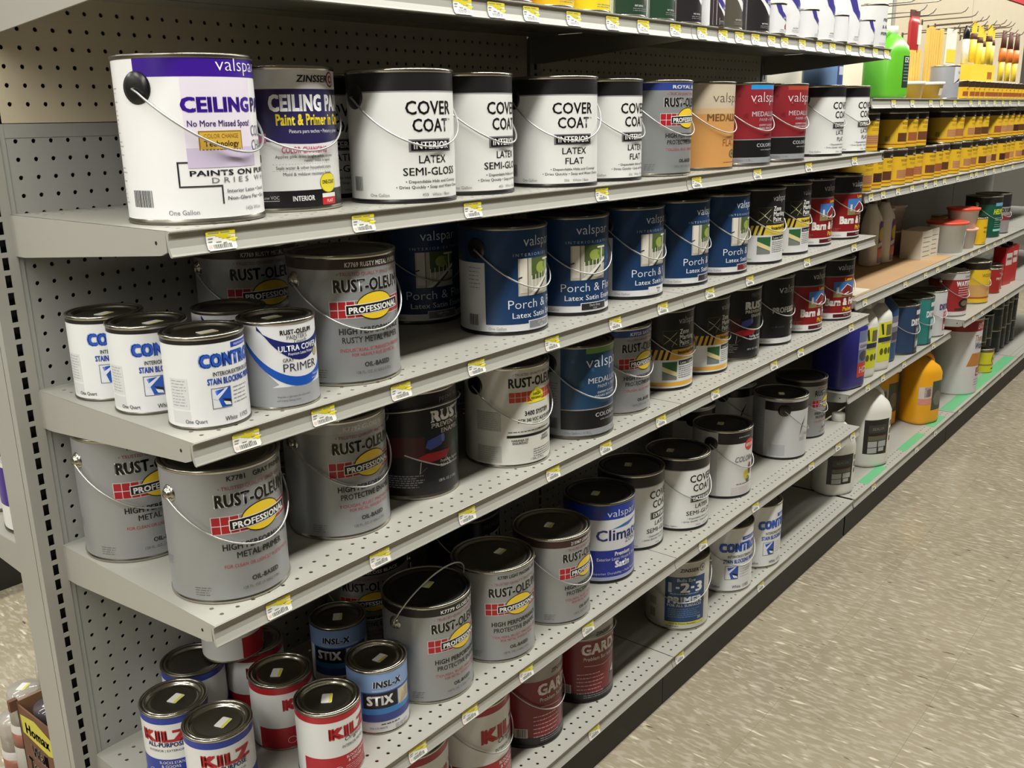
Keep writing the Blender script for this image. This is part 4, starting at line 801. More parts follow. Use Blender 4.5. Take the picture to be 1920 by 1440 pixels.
can('Q', 'st', stix, 17.0, -5.6, L4, -41, 'light blue and navy quart primer in the shadow at the back', 'dark', 'dark', sticker=(0, 0, 45), group=g4)
can('Q', 'st', stix, 14.9, -12.0, L4, -17, 'light blue and navy quart primer with bold black name box in front', 'tin', 'tin', sticker=(.2, -.2, 10), group=g4)
can('Q', 'kq', kb, 6.9, -2.25, L4, 100, 'dark-lidded quart half hidden in the corner behind the stacked red quarts', 'darkrim', 'dark', group=g4)
can('G', 'gb2', lambda: rust_pro('K7779 GLOSS BLACK', '30,29,30', 'PROTECTIVE ENAMEL', 'TOUGH, RUST PREVENTIVE', 'FOR METAL, WOOD & MORE'), 22.0, -3.45, L4, -36, 'dim grey gallon can in deep shadow behind the raised bail can', 'tin', lid='dark', group=g4)
can('G', 'gb', lambda: rust_pro('K7779 GLOSS BLACK', '30,29,30', 'PROTECTIVE ENAMEL', 'TOUGH, RUST PREVENTIVE', 'FOR METAL, WOOD & MORE'), 20.4, -11.6, L4, 1, 'black-banded silver gallon with its wire bail raised over the lid', 'tin', lid='black', handle='up', sticker=(.5, .3, 20), group=g4)
can('G', 'lm', lambda: rust_pro('K7789 LIGHT MACHINE GRAY', None, 'PROTECTIVE ENAMEL', 'TOUGH, RUST PREVENTIVE', 'FOR METAL, WOOD & MORE'), 27.4, -12.0, L4, -14, 'all grey machine gray gallon between black-banded and brown-banded cans', 'tin', lid='dark', handle=None, sticker=(.9, .2, 10), group=g4)
can('G', 'lb', lambda: rust_pro('215967 LEATHER BROWN', '58,36,34', 'PROTECTIVE ENAMEL', 'TOUGH, RUST PREVENTIVE', 'FOR METAL, WOOD & MORE'), 34.62, -12.32, L4, 5, 'leather brown banded silver gallon left of the royal blue and white can', 'tin', lid='dark', sticker=(0, .2, 20), group=g4)
can('G', 'cz', blue_climate, 43.0, -11.45, L4, -16, 'royal blue and white satin house paint gallon', 'blackrim', lid='black', handle=None, ear=None, sticker=(-.4, 0, 20), group=g4)
b4 = dict(style='black', lid='black', ear='black', group=g4)
can('G', 'ces', es, 50.41, -10.2, L4, 6, 'black-lidded white exterior can right of the royal blue can', handle=None, sticker=(.2, .4, 25), **b4)
can('G', 'ces', es, 57.06, -11.59, L4, -8, 'black-lidded white exterior can with a dangling bail, second after the royal blue can', sticker=(-.6, .5, 20), **b4)
can('G', 'kry', krylon, 67.3, -11.4, L4, 5, 'white gallon with red oval on its black band', sticker=(.1, .3, 20), **b4)
can('G', 'pb', plain_back, 82.36, -11.5, L4, 32, 'white gallon turned to show its plain side and black ear', sticker=(-.3, 0, 30), **b4)
can('G', 'rf', rust_far, 91.2, -10.4, L4, 6, 'silver gallon with black band at the far end of the lower shelf', 'blackrim', lid='black', group=g4)
can('G', 'en', enamel, 32.6, -4.2, L4, 0, 'black gallon can lost in shadow behind the machine gray can', 'blackrim', lid='black', ear='black', group=g4)
can('G', 'pb', plain_back, 72.5, -4.2, L4, 40, 'shaded gallon with a round black ear behind the red oval can', **b4)
can('G', 'pb2', plain_back, 84.0, -4.0, L4, 10, 'shaded gallon at the back left of the plain white can', **b4)
# base deck
kg = lambda: kilz('160,34,42', False)
can('G', 'kg', kg, 24.7, -11.5, L5, 9, 'red and white gallon primer with hanging bail under the lower shelf', 'tin', lid='tin', group=g5)
can('G', 'kg', kg, 17.4, -11.6, L5, 20, 'red and white gallon primer mostly hidden at the bottom edge', 'tin', lid='tin', group=g5)
can('G', 'gz', red_problem, 31.9, -11.4, L5, 7, 'dark red gallon sealer can, nearer of the two', 'blackrim', lid='dark', group=g5)
can('G', 'gz', red_problem, 39.8, -11.36, L5, -10, 'dark red gallon sealer can, farther of the two', 'blackrim', lid='dark', handle='out', group=g5)
can('G', '123', one_two_three, 56.28, -12.4, L5, -45, 'grey and blue 1-2-3 primer gallon alone on the base deck', 'tin', lid='dark', group=g5)
sbg = lambda: stain_block(True)
can('G', 'sbg', sbg, 66.4, -12.5, L5, -22, 'white and blue stain blocker gallon, nearer of two on the base deck', 'tin', lid='dark', group=g5)
can('G', 'sbg', sbg, 73.75, -12.6, L5, -6, 'white and blue stain blocker gallon, farther of two on the base deck', 'tin', lid='dark', handle=None, group=g5)
# ------------------------------------------------------------------ small cans above and beside the paint shelves
g0 = 'small cans on the overhead shelf'
def swoosh(main, dark, red_=None, txt='ULTRA COVER', R_=PQ, H=4.6):
    p = Print(); p.R(-R_, R_, .14, H, main, 1)
    if H < 4:
        q = swoosh(main, dark, red_, txt); k = H/4.6
        for vs, fs, m, l, c in q.items[1:]:
            if max(abs(a) for a, b in vs) < 2.7: p.items.append(([(a*k, b*k) for a, b in vs], fs, m, l, c))
        return p
    if dark: p.P([(-2.4, .14), (2.6, .14), (2.6, .7), (1.4, 1.0), (.2, 1.7), (-.9, 2.8), (-1.6, H), (-2.4, H)], dark, 2); p.R(-R_, -2.3, .14, H, main if dark != '40,36,38' else '60,56,60', 2)
    p.P([(-1.6, H), (-1.1, 3.4), (-.2, 2.6), (1.0, 2.1), (2.4, 1.9), (2.4, 2.7), (.8, 3.0), (-.2, 3.6), (-.7, H)], '66,62,140', 3)
    p.T(txt, .95, 2.5, .26, '230,230,240', 1.8, bold=.04); p.P([(.5, .9), (1.3, .8), (1.5, 1.5), (.9, 1.8), (.4, 1.4)], red_ or '90,84,70', 3)
    p.T('FAST DRYING', -.2, .72, .12, '220,220,220' if dark else '120,120,124', .9, bold=.03); p.lines(-.8, 1.2, .56, 2, .14, '150,150,150', .04); return p
def plainq(main, txt, tc, R_=PQ, H=4.6, band=None):
    p = Print(); p.R(-R_, R_, .14, H, main, 1)
    if band: p.R(-R_, R_, H*.72, H, band, 2)
    for i, t_ in enumerate(txt): p.T(t_, .2, 2.9-.75*i if H > 4 else 1.5-.4*i, .34 if H > 4 else .2, tc, None, bold=.04)
    p.lines(-.8, 1.0, .5, 2, .14, '150,150,150', .04); return p
RH, HH = 1.42, 2.85
def half_body():
    mb = MB(); mb.lathe([(1.2, .02), (1.42, 0), (1.46, .04), (1.42, .12), (1.42, 2.66), (1.46, 2.7), (1.47, 2.8), (1.42, 2.85), (1.34, 2.84), (1.3, 2.7), (.001, 2.68)], 32, None, True, mats=[TIN]*10); return mb.mesh('can_body')
def half(pkey, pfn, x, y, z, yaw, label, group):
    t = thing('half_pint_can', label, 'small can', x, y, z, yaw, group)
    link('can_body', cached('hb', half_body), t); link('printed_label', cached(('hp', pkey), lambda: pfn().build(wrap(RH)).mesh('printed_label')), t)
    def lid_():
        mb = MB(); mb.lathe([(1.29, 2.7), (1.27, 2.8), (1.2, 2.83), (1.12, 2.74), (.001, 2.74)], 32, None, True, mats=[TIN]*4, cap=False); return mb.mesh('lid')
    link('lid', cached('hl', lid_), t)
Yq = -14.0
can('Q', 'o1', lambda: plainq('178,40,48', ['COLOR'], '230,200,190'), 27.4, Yq, L0, 0, 'red quart at the left of the overhead row, cut by the picture top', 'tin', group=g0)
can('Q', 'o2', lambda: plainq('228,186,40', ['GLOSS'], '170,50,40', band='200,60,50'), 32.0, Yq, L0, 0, 'yellow quart with red upper band on the overhead shelf', 'tin', group=g0)
can('Q', 'o3', lambda: plainq('232,204,40', ['YELLOW'], '190,140,30'), 36.45, Yq, L0, 0, 'plain bright yellow quart on the overhead shelf', 'tin', group=g0)
can('Q', 'o4', lambda: swoosh('226,228,226', '38,62,46'), 41.38, Yq, L0, -4, 'dark green and white quart next to the yellow one on the overhead shelf', 'tin', group=g0)
can('Q', 'o4b', lambda: swoosh('226,228,226', '40,66,48', '60,58,54'), 45.7, Yq, L0, 4, 'dark green and white quart beside the black and white ones on the overhead shelf', 'tin', group=g0)
can('Q', 'o5', lambda: swoosh('226,226,226', '40,36,38', '70,70,62'), 50.1, Yq, L0, 0, 'black and white quart first after the green ones overhead', 'tin', group=g0)
hb_ = lambda: swoosh('224,224,226', '58,50,52', '70,60,56', 'ULTRA', math.pi*RH, 2.62); hw_ = lambda: swoosh('224,224,226', None, '90,90,96', 'ULTRA', math.pi*RH, 2.62); hr_ = lambda: swoosh('224,224,226', None, '150,40,50', 'ULTRA', math.pi*RH, 2.62)
half('hb', hb_, 53.9, -14.9, L0, 0, 'half pint with a dark swoosh left of the quart picturing a dark box overhead', g0)
can('Q', 'o6', lambda: swoosh('222,222,222', '84,80,70', '54,48,44'), 57.6, Yq, L0, 0, 'quart picturing a dark wooden box, center of the overhead row', 'tin', group=g0)
can('Q', 'o7', lambda: swoosh('226,226,228', '40,36,38', '46,44,46'), 63.17, Yq, L0, -4, 'half black, half white quart left of the half pint with a red spot', 'tin', group=g0)
half('hr', hr_, 66.4, -14.9, L0, -10, 'white half pint with a red spot on the overhead shelf', g0)
uw = lambda: swoosh('226,226,228', None, '196,190,176')
can('Q', 'o8', uw, 70.0, Yq, L0, -2, 'white quart with violet swoosh right of the red-spotted half pint', 'tin', group=g0)
half('hw', hw_, 74.3, -14.9, L0, 0, 'white half pint between the first and second violet-swoosh white quarts', g0)
can('Q', 'o9', uw, 79.0, Yq, L0, 4, 'white quart with violet swoosh picturing a round beige seat', 'tin', group=g0)
half('hw', hw_, 82.5, -14.9, L0, 40, 'white half pint turned sideways, showing its barcode side', g0)
can('Q', 'o10', lambda: swoosh('226,226,228', None, '110,110,116'), 86.3, Yq, L0, 0, 'white quart with violet swoosh picturing a lantern frame', 'tin', group=g0)
half('hw', hw_, 90.6, -14.9, L0, 0, 'white half pint directly left of the last quart overhead', g0)
can('Q', 'o11', lambda: plainq('214,214,214', ['PREP', '& ALL', 'PRIMER'], '90,92,96'), 95.2, Yq, L0, -8, 'pale primer quart at the right end of the overhead shelf', 'tin', lid='tin', group=g0)
# stain quarts in two tiers
SW = ['196,140,92', '92,56,36', '110,66,44', '186,132,92', '160,92,58', '60,34,34', '176,112,72', '206,150,110']
gs = 'yellow stain quarts stacked in two tiers'
ORD = ['first', 'second', 'third', 'fourth', 'fifth', 'sixth', 'seventh', 'eighth', 'ninth', 'tenth', 'eleventh', 'twelfth', 'thirteenth', 'fourteenth', 'fifteenth', 'sixteenth', 'seventeenth', 'eighteenth', 'nineteenth', 'twentieth', 'twenty-first', 'twenty-second', 'twenty-third', 'twenty-fourth']
LM = -1.5
xs = [100.8+4.5*i for i in range(10)]+[148.8+4.5*i for i in range(10)]+[197.2, 201.7, 206.2]
for i, x in enumerate(xs):
    k = [3, 5, 1, 3, 4, 6, 2, 4, 1, 0, 3, 6, 1, 7, 2, 5, 4, 0, 3, 2, 4, 1, 3][i]
    can('Q', ('ws', k), lambda: wood_stain(SW[k]), x, -11.6+.25*((i*7) % 3-1), LM, (i*37 % 13)-6, 'yellow stain quart, %s from the left in the bottom tier of the stack' % ORD[i], 'tin', group=gs)
up = [102.6, 114.0, 118.6, 123.2, 138.0, 142.4, 148.9, 153.4, 158.0, 167.0, 171.6, 176.2, 180.8, 185.4, 197.2, 201.8]
for i, x in enumerate(up):
    k = [3, 1, 4, 2, 0, 6, 3, 2, 1, 4, 0, 3, 5, 1, 2, 4][i]
    can('Q', ('ws', k), lambda: wood_stain(SW[k]), x, -11.6, LM+4.89, (i*53 % 11)-6, 'yellow stain quart, %s from the left in the top tier of the stack' % ORD[i], 'tin', group=gs)
gh = 'yellow half pints below the hanging brushes'
wsh = lambda: plainq('222,178,50', ['WOOD'], '120,84,30', math.pi*RH, 2.62, '60,44,30'); LT = 9.95
def wsh2():
    p = wsh(); p.R(-1.1, 1.1, .5, 1.2, '150,84,46', 3); return p
for i in range(20):
    half('wh', wsh2, 144.2 if i == 0 else 148.2+3.05*(i-1) if i < 16 else 196.4+3.05*(i-16), -11.9, LT, (i*29 % 9)-4, 'yellow stain half pint, %s from the left in the row under the brushes' % ORD[i], gh)
# ------------------------------------------------------------------ jugs, bottles, tubs, boxes
def plastic(key, r, g, b, rough=.35): return mat('plastic_'+key, rgb(r, g, b), rough=rough, mottle=.04, scale=10)
def jug(x, y, z, yaw, label, m, capm, rx, ry, h, hb, lab=None, cat='jug', neck=(0, 0), handle=True, group=None, name='plastic_jug', p=3.6):
    t = thing(name, label, cat, x, y, z, yaw, group)
    mb = MB(); nx, ny = neck
    mb.loft([(0, 0, 0, rx*.9, ry*.9, p), (.25, 0, 0, rx*.99, ry*.99, p), (.6, 0, 0, rx, ry, p), (hb, 0, 0, rx, ry, p), (hb+(h-hb)*.25, nx*.15, ny*.15, rx*.93, ry*.93, p*.9), (hb+(h-hb)*.55, nx*.6, ny*.6, rx*.62, ry*.62, 2.6), (hb+(h-hb)*.75, nx, ny, .82, .82, 2.1), (h-1.0, nx, ny, .72, .72, 2)], 40, m)
    link('jug_body', mb.mesh('jug_body'), t)
    mb = MB(); mb.lathe([(.86, h-1.0), (.9, h-.95), (.88, h-.1), (.8, h), (.001, h)], 24, capm, True, nx, ny); link('screw_cap', mb.mesh('screw_cap'), t)
    if handle:
        sx = -math.copysign(1, nx); H = h-hb; ctl = [(nx+sx*.3, ny, hb+H*.66), (sx*rx*.12, ny*.5, hb+H*.72), (sx*rx*.42, 0, hb+H*.66), (sx*rx*.66, 0, hb+H*.45), (sx*rx*.74, 0, hb+H*.2), (sx*rx*.72, 0, hb-.2)]
        pts = []
        for i in range(len(ctl)-1):
            p0, p1, p2, p3 = (Vector(ctl[max(0, min(len(ctl)-1, q))]) for q in (i-1, i, i+1, i+2))
            for u in (0, .25, .5, .75): pts.append(.5*((2*p1)+(p2-p0)*u+(2*p0-5*p1+4*p2-p3)*u*u+(3*p1-p0-3*p2+p3)*u**3))
        pts.append(Vector(ctl[-1])); mb = MB(); mb.tube(pts, .5, m, 12); link('jug_handle', mb.mesh('jug_handle'), t)
    if lab:
        pr = lab()
        def place(s, zz, lay):
            k = ry*(1-(min(.999, abs(s)/rx))**p)**(1/p); return (s, -k-.012*lay, zz)
        link('printed_label', pr.build(place, step=.35).mesh('printed_label'), t)
    return t
WP = plastic('white', 218, 216, 208); PURP = plastic('purple', 44, 42, 120, .3); YJ = plastic('amber', 232, 164, 30); BLUEJ = plastic('blue', 40, 76, 120); GRJ = plastic('green', 96, 178, 44); CLR = plastic('clear_blue', 120, 150, 190, .15); REDC = plastic('red', 186, 34, 34)
L27, L15, L26 = -27.9, -15.2, -26.0
def lab_dark():
    p = Print(); p.P([(-2.5, 2.2), (1.3, 2.0), (1.5, 7.4), (-2.5, 7.4)], '34,32,28', 1); p.R(-2.0, 1.0, 5.4, 6.6, '58,58,54', 2); p.R(-2.0, 1.0, 4.2, 4.9, '92,94,74', 2); p.R(-2.0, 1.0, 4.86, 4.94, '140,70,60', 3)
    for a, b, c, d in ((-2.0, -.6, 3.2, 4.1), (-.4, 1.0, 3.2, 4.1), (-2.0, -.6, 2.3, 3.1), (-.3, .7, 2.5, 3.1)): p.R(a, b, c, d, '168,170,168', 2)
    p.T('SEALER', -.5, 5.8, .4, '120,120,114', 2.0, bold=.03); p.R(1.7, 2.5, 6.2, 7.0, '96,96,76', 1); p.R(1.7, 2.5, 4.9, 5.8, '110,108,84', 1); p.R(1.7, 2.5, 3.8, 4.6, '104,100,78', 1); return p
def scaled(fn, k, ks=None):
    def f():
        p = fn(); ks_ = ks or k; p.items = [([(a*ks_, b*k) for a, b in vs], fs, m, l, c) for vs, fs, m, l, c in p.items]; return p
    return f
jug(99.6, -12.4, L5, -28, 'small white bottle with black framed label on the base deck', WP, WP, 2.75, 2.3, 11.2, 6.8, scaled(lab_dark, .8, .95), 'bottle', neck=(.2, 0), handle=False, p=2.6)
jug(113.6, -12.0, L5, -28, 'large white jug with black framed label on the base deck', WP, WP, 3.1, 2.9, 12.9, 8.4, lab_dark, 'jug', neck=(-1.0, .6), p=2.6)
def lab_y():
    p = Print(); p.R(-.4, 2.5, 2.4, 7.4, '70,74,66', 1); p.R(-.2, 2.3, 6.3, 7.1, '52,84,56', 2); p.E(1.0, 4.4, 1.0, 1.3, '110,110,98', 2); p.R(-2.7, -.5, 4.6, 6.6, '206,196,190', 1); p.lines(-2.0, -.6, 6.4, 8, .22, '120,100,96', .1); p.bars(-1.6, -.7, 4.9, 6.2, '110,90,90', 3); p.R(-2.7, -.5, 3.5, 4.6, '214,140,130', 1); return p
jug(138.6, -12.3, L5, -22, 'amber yellow jug with black cap, in front on the green taped deck', YJ, BLK, 3.0, 2.6, 12.6, 8.6, lab_y, neck=(-1.4, .5), p=3.2)
jug(133.0, -7.0, L5, -22, 'amber yellow jug partly hidden behind the front yellow one', YJ, BLK, 3.0, 2.6, 12.6, 8.6, lab_y, neck=(-1.4, .5), p=3.2)
def lab_p():
    p = Print(); p.R(.0, 2.7, 1.6, 8.0, '116,124,170', 1); p.R(.0, 2.7, 1.6, 3.6, '190,62,44', 2); p.R(.0, 2.7, 5.4, 6.4, '186,184,200', 2); p.E(1.2, 4.5, .9, .7, '70,72,80', 2); p.T('CLEANER', 1.35, 5.7, .36, '110,110,150', 2.1, bold=.04); p.T('HD', 1.3, 2.2, .8, '230,200,190', None, bold=.06); return p
jug(102.2, -11.1, L27, -14, 'deep purple jug with blue and orange label at the left of its shelf', PURP, REDC, 3.1, 2.9, 10.6, 8.3, lab_p, neck=(-1.2, .8), handle=False)
def lab_yel():
    p = Print(); p.R(-1.3, 1.7, 1.4, 7.2, '214,216,52', 1); p.P([(-1.0, 7.0), (-.6, 5.4), (-.2, 5.4), (-.5, 7.0)], '60,60,40', 2); p.R(.2, 1.4, 5.2, 6.8, '110,104,70', 2); p.R(-1.3, 1.7, 4.3, 5.0, '44,52,76', 2); p.lines(-.6, 1.5, 4.1, 1, .2, '150,150,120', .12)
    for a in (-.5, .4, 1.2): p.E(a, 2.9, .36, .5, '90,96,40', 2)
    return p
gw = 'white jugs with yellow labels'
jug(108.8, -11.5, L27, -20, 'white jug with yellow label right against the purple jug', WP, WP, 2.0, 1.9, 10.4, 7.6, lab_yel, neck=(.9, .3), group=gw)
jug(113.9, -11.6, L27, -20, 'white jug with yellow label left of the dark blue jug', WP, WP, 2.2, 2.1, 10.4, 7.6, lab_yel, neck=(.9, .3), group=gw)
def lab_b():
    p = Print(); p.R(-.2, 2.0, 3.0, 7.0, '120,120,136', 1); p.R(-.2, 2.0, 5.4, 6.0, '190,188,192', 2); p.R(.0, 1.8, 3.4, 4.6, '70,66,84', 2); return p
jug(119.0, -10.8, L27, -14, 'dark blue jug between white jugs and the blue waterproofer can', BLUEJ, BLUEJ, 2.3, 2.2, 10.4, 7.8, lab_b, neck=(.8, .4))
def dry(c1, c2, c3):
    def f():
        p = Print(); p.R(-PG, PG, .2, 7.46, c1, 1); p.R(-.4, PG-3, .2, 7.46, c2, 2); p.R(-.2, 2.6, 6.2, 6.9, '210,210,214', 3); p.T('DRYLOK', .9, 4.6, .9, '226,226,228', 3.9, bold=.1); p.R(0, 2.4, 1.0, 4.2, c3, 3); p.T('EXTREME', 1.2, 3.6, .34, '226,226,230', 1.9, bold=.04); p.R(.3, 1.5, 2.4, 3.2, '50,50,56', 4); p.R(.3, 2.1, 1.2, 2.0, '200,202,206', 4); return p
    return f
gd = 'waterproofer and stain gallons right of the jugs'
can('G', 'd1', dry('46,66,98', '40,46,70', '110,120,134'), 126.5, -11.0, L27, -12, 'dark blue waterproofer gallon with white lettering', 'dark', lid='dark', group=gd)
can('G', 'd2', dry('52,128,124', '40,100,98', '150,196,196'), 134.0, -11.0, L27, -12, 'teal waterproofer gallon with white lettering', 'dark', lid='dark', group=gd)
def dry3():
    p = dry('206,206,208', '206,206,210', '190,60,80')(); p.E(1.6, 6.1, .6, .6, '190,50,60', 4); p.T('DRYLOK', .9, 4.6, .9, '90,84,130', 3.9, bold=.1, lay=5); return p
can('G', 'd3', dry3, 141.2, -11.0, L27, -12, 'white waterproofer gallon with red and violet print', 'tin', lid='dark', group=gd)
def wtite():
    p = Print(); p.R(-PG, PG, .2, 7.46, '150,44,46', 1); p.R(-PG, PG, 6.4, 7.46, '196,192,192', 2); p.T('ZINSSER', .2, 6.7, .34, '70,66,70', 1.9); p.T('WATERTITE', .1, 5.3, .8, '228,224,222', 4.7, bold=.07); p.lines(-1.8, 1.8, 4.9, 4, .4, '220,190,188', .14); p.E(-.3, 2.3, 1.3, .8, '40,34,32', 3); p.E(-.3, 2.3, .8, .5, '120,110,84', 4); p.R(-PG, PG, .2, .9, '206,202,200', 2); p.R(-2.2, 1.6, 1.1, 1.5, '70,50,44', 3); return p
can('G', 'wt', wtite, 151.0, -11.8, L26, -12, 'red waterproofer gallon with white top, left on the deeper shelf', 'tin', lid='tin', group=gd)
def wfin():
    p = Print(); p.R(-PG, PG, .2, 7.46, '226,188,50', 1); p.R(-PG, PG, 6.3, 7.46, '40,34,30', 2); p.T('WOOD FINISH', .5, 4.9, .62, '96,72,24', 4.6); p.E(.9, 6.3, 1.2, .36, '60,52,46', 3); p.T('MINWAX', .9, 6.16, .3, '226,220,206', 1.7, bold=.04); p.R(-PG, PG, 1.2, 3.5, '206,160,102', 2); p.R(-PG, PG, 1.0, 1.3, '176,84,34', 3); return p
can('G', 'wf', wfin, 165.0, -12.0, L26, -10, 'yellow stain gallon with black top band on the deeper shelf', 'tin', lid='tin', group=gd)
pre = lambda: (lambda p: (p.R(-PQ, PQ, .14, 4.64, '158,46,42', 1), p.T('PRE-STAIN', .2, 2.7, .42, '228,214,206', 2.5, bold=.04), p.T('MINWAX', .3, 3.8, .26, '220,200,190', 1.4), p.P([(-.2, .4), (1.2, .3), (1.4, 1.9), (.8, 2.2)], '190,120,84', 2), p)[-1])(Print())
can('Q', 'pre', pre, 176.5, -12.6, L26, -10, 'red wood conditioner quart right of the yellow stain gallon', 'tin', group=gd)
can('Q', 'pre', pre, 181.4, -11.8, L26, -4, 'red wood conditioner quart just right of another one', 'tin', group=gd)
def rbox(x, y, z, w, d_, h, m, label, cat, lab=None, yaw=0, name='carton', group=None):
    t = thing(name, label, cat, x, y, z, yaw, group); mb = MB(); q = .06
    pts = [(-w/2+q, -d_/2), (w/2-q, -d_/2), (w/2, -d_/2+q), (w/2, d_/2-q), (w/2-q, d_/2), (-w/2+q, d_/2), (-w/2, d_/2-q), (-w/2, -d_/2+q)]
    mb.prism(pts, 2, 0, h, m); link('box_body', mb.mesh('box_body'), t)
    if lab: link('printed_label', lab().build(flat(-d_/2), step=0).mesh('printed_label'), t)
    return t
REDT = mat('red_tin', rgb(176, 32, 34), rough=.35, mottle=.04)
for i, x in enumerate((187.4, 191.8)):
    t = rbox(x, -12.4, L26, 3.8, 2.4, 7.6, REDT, 'red rectangular solvent tin, %s of the two at far right' % ('left' if i == 0 else 'right'), 'tin', lambda: Print().R(-1.4, 1.4, 4.0, 6.4, '206,190,186', 1).T('THINNER', 0, 5.0, .5, '150,30,34', 2.4, bold=.04), -10, 'solvent_tin', 'red solvent tins')
    mb = MB(); mb.lathe([(.6, 7.55), (.6, 8.1), (.001, 8.15)], 20, BLK); link('screw_cap', mb.mesh('screw_cap'), t)
# on the cardboard shelf
gb = 'white squeeze bottles with dark caps'
def lab_sq():
    p = Print(); p.P([(-.1, .5), (1.5, .5), (1.5, 6.3), (1.0, 6.9), (.2, 6.9), (-.1, 6.3)], '108,70,134', 1); p.E(.75, 4.9, .75, 1.1, '196,180,60', 2); p.R(-.1, 1.5, 1.3, 2.7, '206,104,70', 2); p.P([(-.1, 2.8), (1.5, 3.4), (1.5, 3.9), (-.1, 3.5)], '210,206,200', 2); return p
for x, y, n in ((128.0, -5.5, 'left one of the pair'), (132.4, -6.0, 'right one of the pair')):
    t = thing('squeeze_bottle', 'white squeeze bottle with dark cap on bare cardboard, '+n, 'bottle', x, y, L15+.1, -14, gb); mb = MB()
    mb.loft([(0, 0, 0, 1.6, 1.2, 3), (.3, 0, 0, 1.75, 1.35, 3), (6.2, 0, 0, 1.75, 1.35, 3), (7.6, 0, 0, 1.5, 1.2, 2.5), (9.0, -.3, 0, .8, .8, 2), (9.8, -.3, 0, .6, .6, 2)], 32, WP); link('bottle_body', mb.mesh('bottle_body'), t)
    mb = MB(); mb.lathe([(.72, 9.7), (.75, 11.2), (.6, 11.5), (.001, 11.5)], 20, BLK, True, -.3, 0); link('bottle_cap', mb.mesh('bottle_cap'), t)
    def place(s, zz, lay): return (s, -1.36*(1-(min(.99, abs(s)/1.76))**3)**(1/3)-.012*lay, zz)
    link('printed_label', lab_sq().build(place, step=.3).mesh('printed_label'), t)
CARD = mat('white_box_board', rgb(206, 200, 184), rough=.6, mottle=.03)
lb_ = lambda: (lambda p: (p.lines(-1.4, 1.4, 3.6, 5, .75, '110,104,92', .1), p)[-1])(Print())
for i, (x, y) in enumerate(((139.6, -9.0), (143.4, -9.0))): rbox(x, y, L15+.0, 3.6, 3.6, 4.7, CARD, 'white printed box on the cardboard liner, %s of two touching boxes' % ('left' if i == 0 else 'right'), 'box', lb_, -8, 'white_box', 'pair of white boxes')
def tub(x, y, z, r, h, label, m, lidm, lab=None, group='tubs beside the cardboard liner'):
    t = thing('plastic_tub', label, 'tub', x, y, z, -10, group); mb = MB(); mb.lathe([(r*.82, .02), (r*.86, .0), (r*.98, h-.4), (r, h-.38)], 32, m); link('tub_body', mb.mesh('tub_body'), t)
    mb = MB(); mb.lathe([(r*1.05, h-.42), (r*1.07, h-.36), (r*1.07, h-.04), (r*1.0, h), (r*.94, h-.06), (.001, h-.06)], 32, lidm); link('lid', mb.mesh('lid'), t)
    if lab:
        def place(s, zz, lay): R_ = r*(.86+.12*zz/(h-.4))+.012*lay; a = s/R_; return (R_*math.sin(a), -R_*math.cos(a), zz)
        link('printed_label', lab().build(place, step=.3).mesh('printed_label'), t)
TUBW = plastic('tub', 214, 198, 188); REDL = plastic('lid_red', 216, 76, 54); PNKL = plastic('lid_pink', 226, 170, 150)
lt = lambda: Print().R(.3, 1.9, .7, 2.4, '150,104,70', 1).R(.5, 1.6, 1.5, 2.1, '214,190,150', 2)
tub(136.5, -3.4, L15, 2.5, 4.2, 'pale tub at the back left, lower of a two-tub stack', TUBW, TUBW, lt); tub(136.5, -3.4, L15+4.22, 2.5, 4.2, 'pale tub at the back left, upper of a two-tub stack', TUBW, TUBW, lt)
tub(142.6, -3.4, L15, 2.5, 4.2, 'pale tub stacked at the back beside the far section, lower one', TUBW, TUBW, lt); tub(142.6, -3.4, L15+4.22, 2.5, 4.2, 'pale tub stacked at the back beside the far section, upper one', TUBW, TUBW, lt)
tub(151.0, -10.6, L15, 3.2, 5.2, 'white tub with a bright red lid right of the white boxes', WP, REDL, lambda: Print().R(.2, 2.2, 1.2, 3.6, '186,196,206', 1).R(.6, 1.8, 2.0, 2.6, '66,130,190', 2))
tub(157.6, -11.3, L15, 2.6, 3.5, 'pale tub with brown label, lower of the orange-lidded stack', TUBW, PNKL, lt); tub(157.6, -11.3, L15+3.52, 2.6, 3.5, 'pale tub with an orange lid on top of its stack', TUBW, REDL, lt)
can('Q', 'yw', lambda: plainq('226,184,40', ['WOOD', 'PUTTY'], '140,90,30'), 163.4, -12.0, L15, -10, 'yellow quart on the tub shelf, front', 'tin', lid='tin')
can('Q', 'yw', lambda: plainq('226,184,40', ['WOOD', 'PUTTY'], '140,90,30'), 163.8, -6.4, L15, -10, 'yellow quart behind the front yellow quart on the tub shelf', 'tin', lid='tin')
def helm():
    p = Print(); p.R(-PG, PG, .2, 7.46, '30,84,66', 1); p.R(-PG, PG, 6.2, 7.46, '40,36,36', 2); p.R(-1.5, 2.6, 5.9, 6.5, '110,160,200', 3); p.T('HELMSMAN', .4, 4.4, .9, '206,210,60', 4.4, bold=.07, shear=.15); p.lines(-1.4, 1.6, 3.6, 5, .4, '150,190,180', .1); p.R(-1.6, 1.8, 1.2, 1.6, '150,214,210', 3); return p
can('G', 'hm', helm, 176.3, -10.2, L15, -10, 'dark green varnish gallon with yellow slanted lettering', 'dark', lid='dark')
def urb():
    p = Print(); p.R(-PG, PG, .2, 7.46, '150,146,146', 1); p.R(-PG, PG, 5.2, 7.46, '44,40,42', 2); p.T('POLYURETHANE', .2, 4.2, .7, '40,36,38', 5.0, bold=.05); p.R(-PG, PG, 2.6, 3.6, '150,60,60', 2); return p
can('G', 'ur', urb, 183.4, -10.2, L15, -10, 'grey and black varnish gallon right of the dark green one', 'dark', lid='dark')
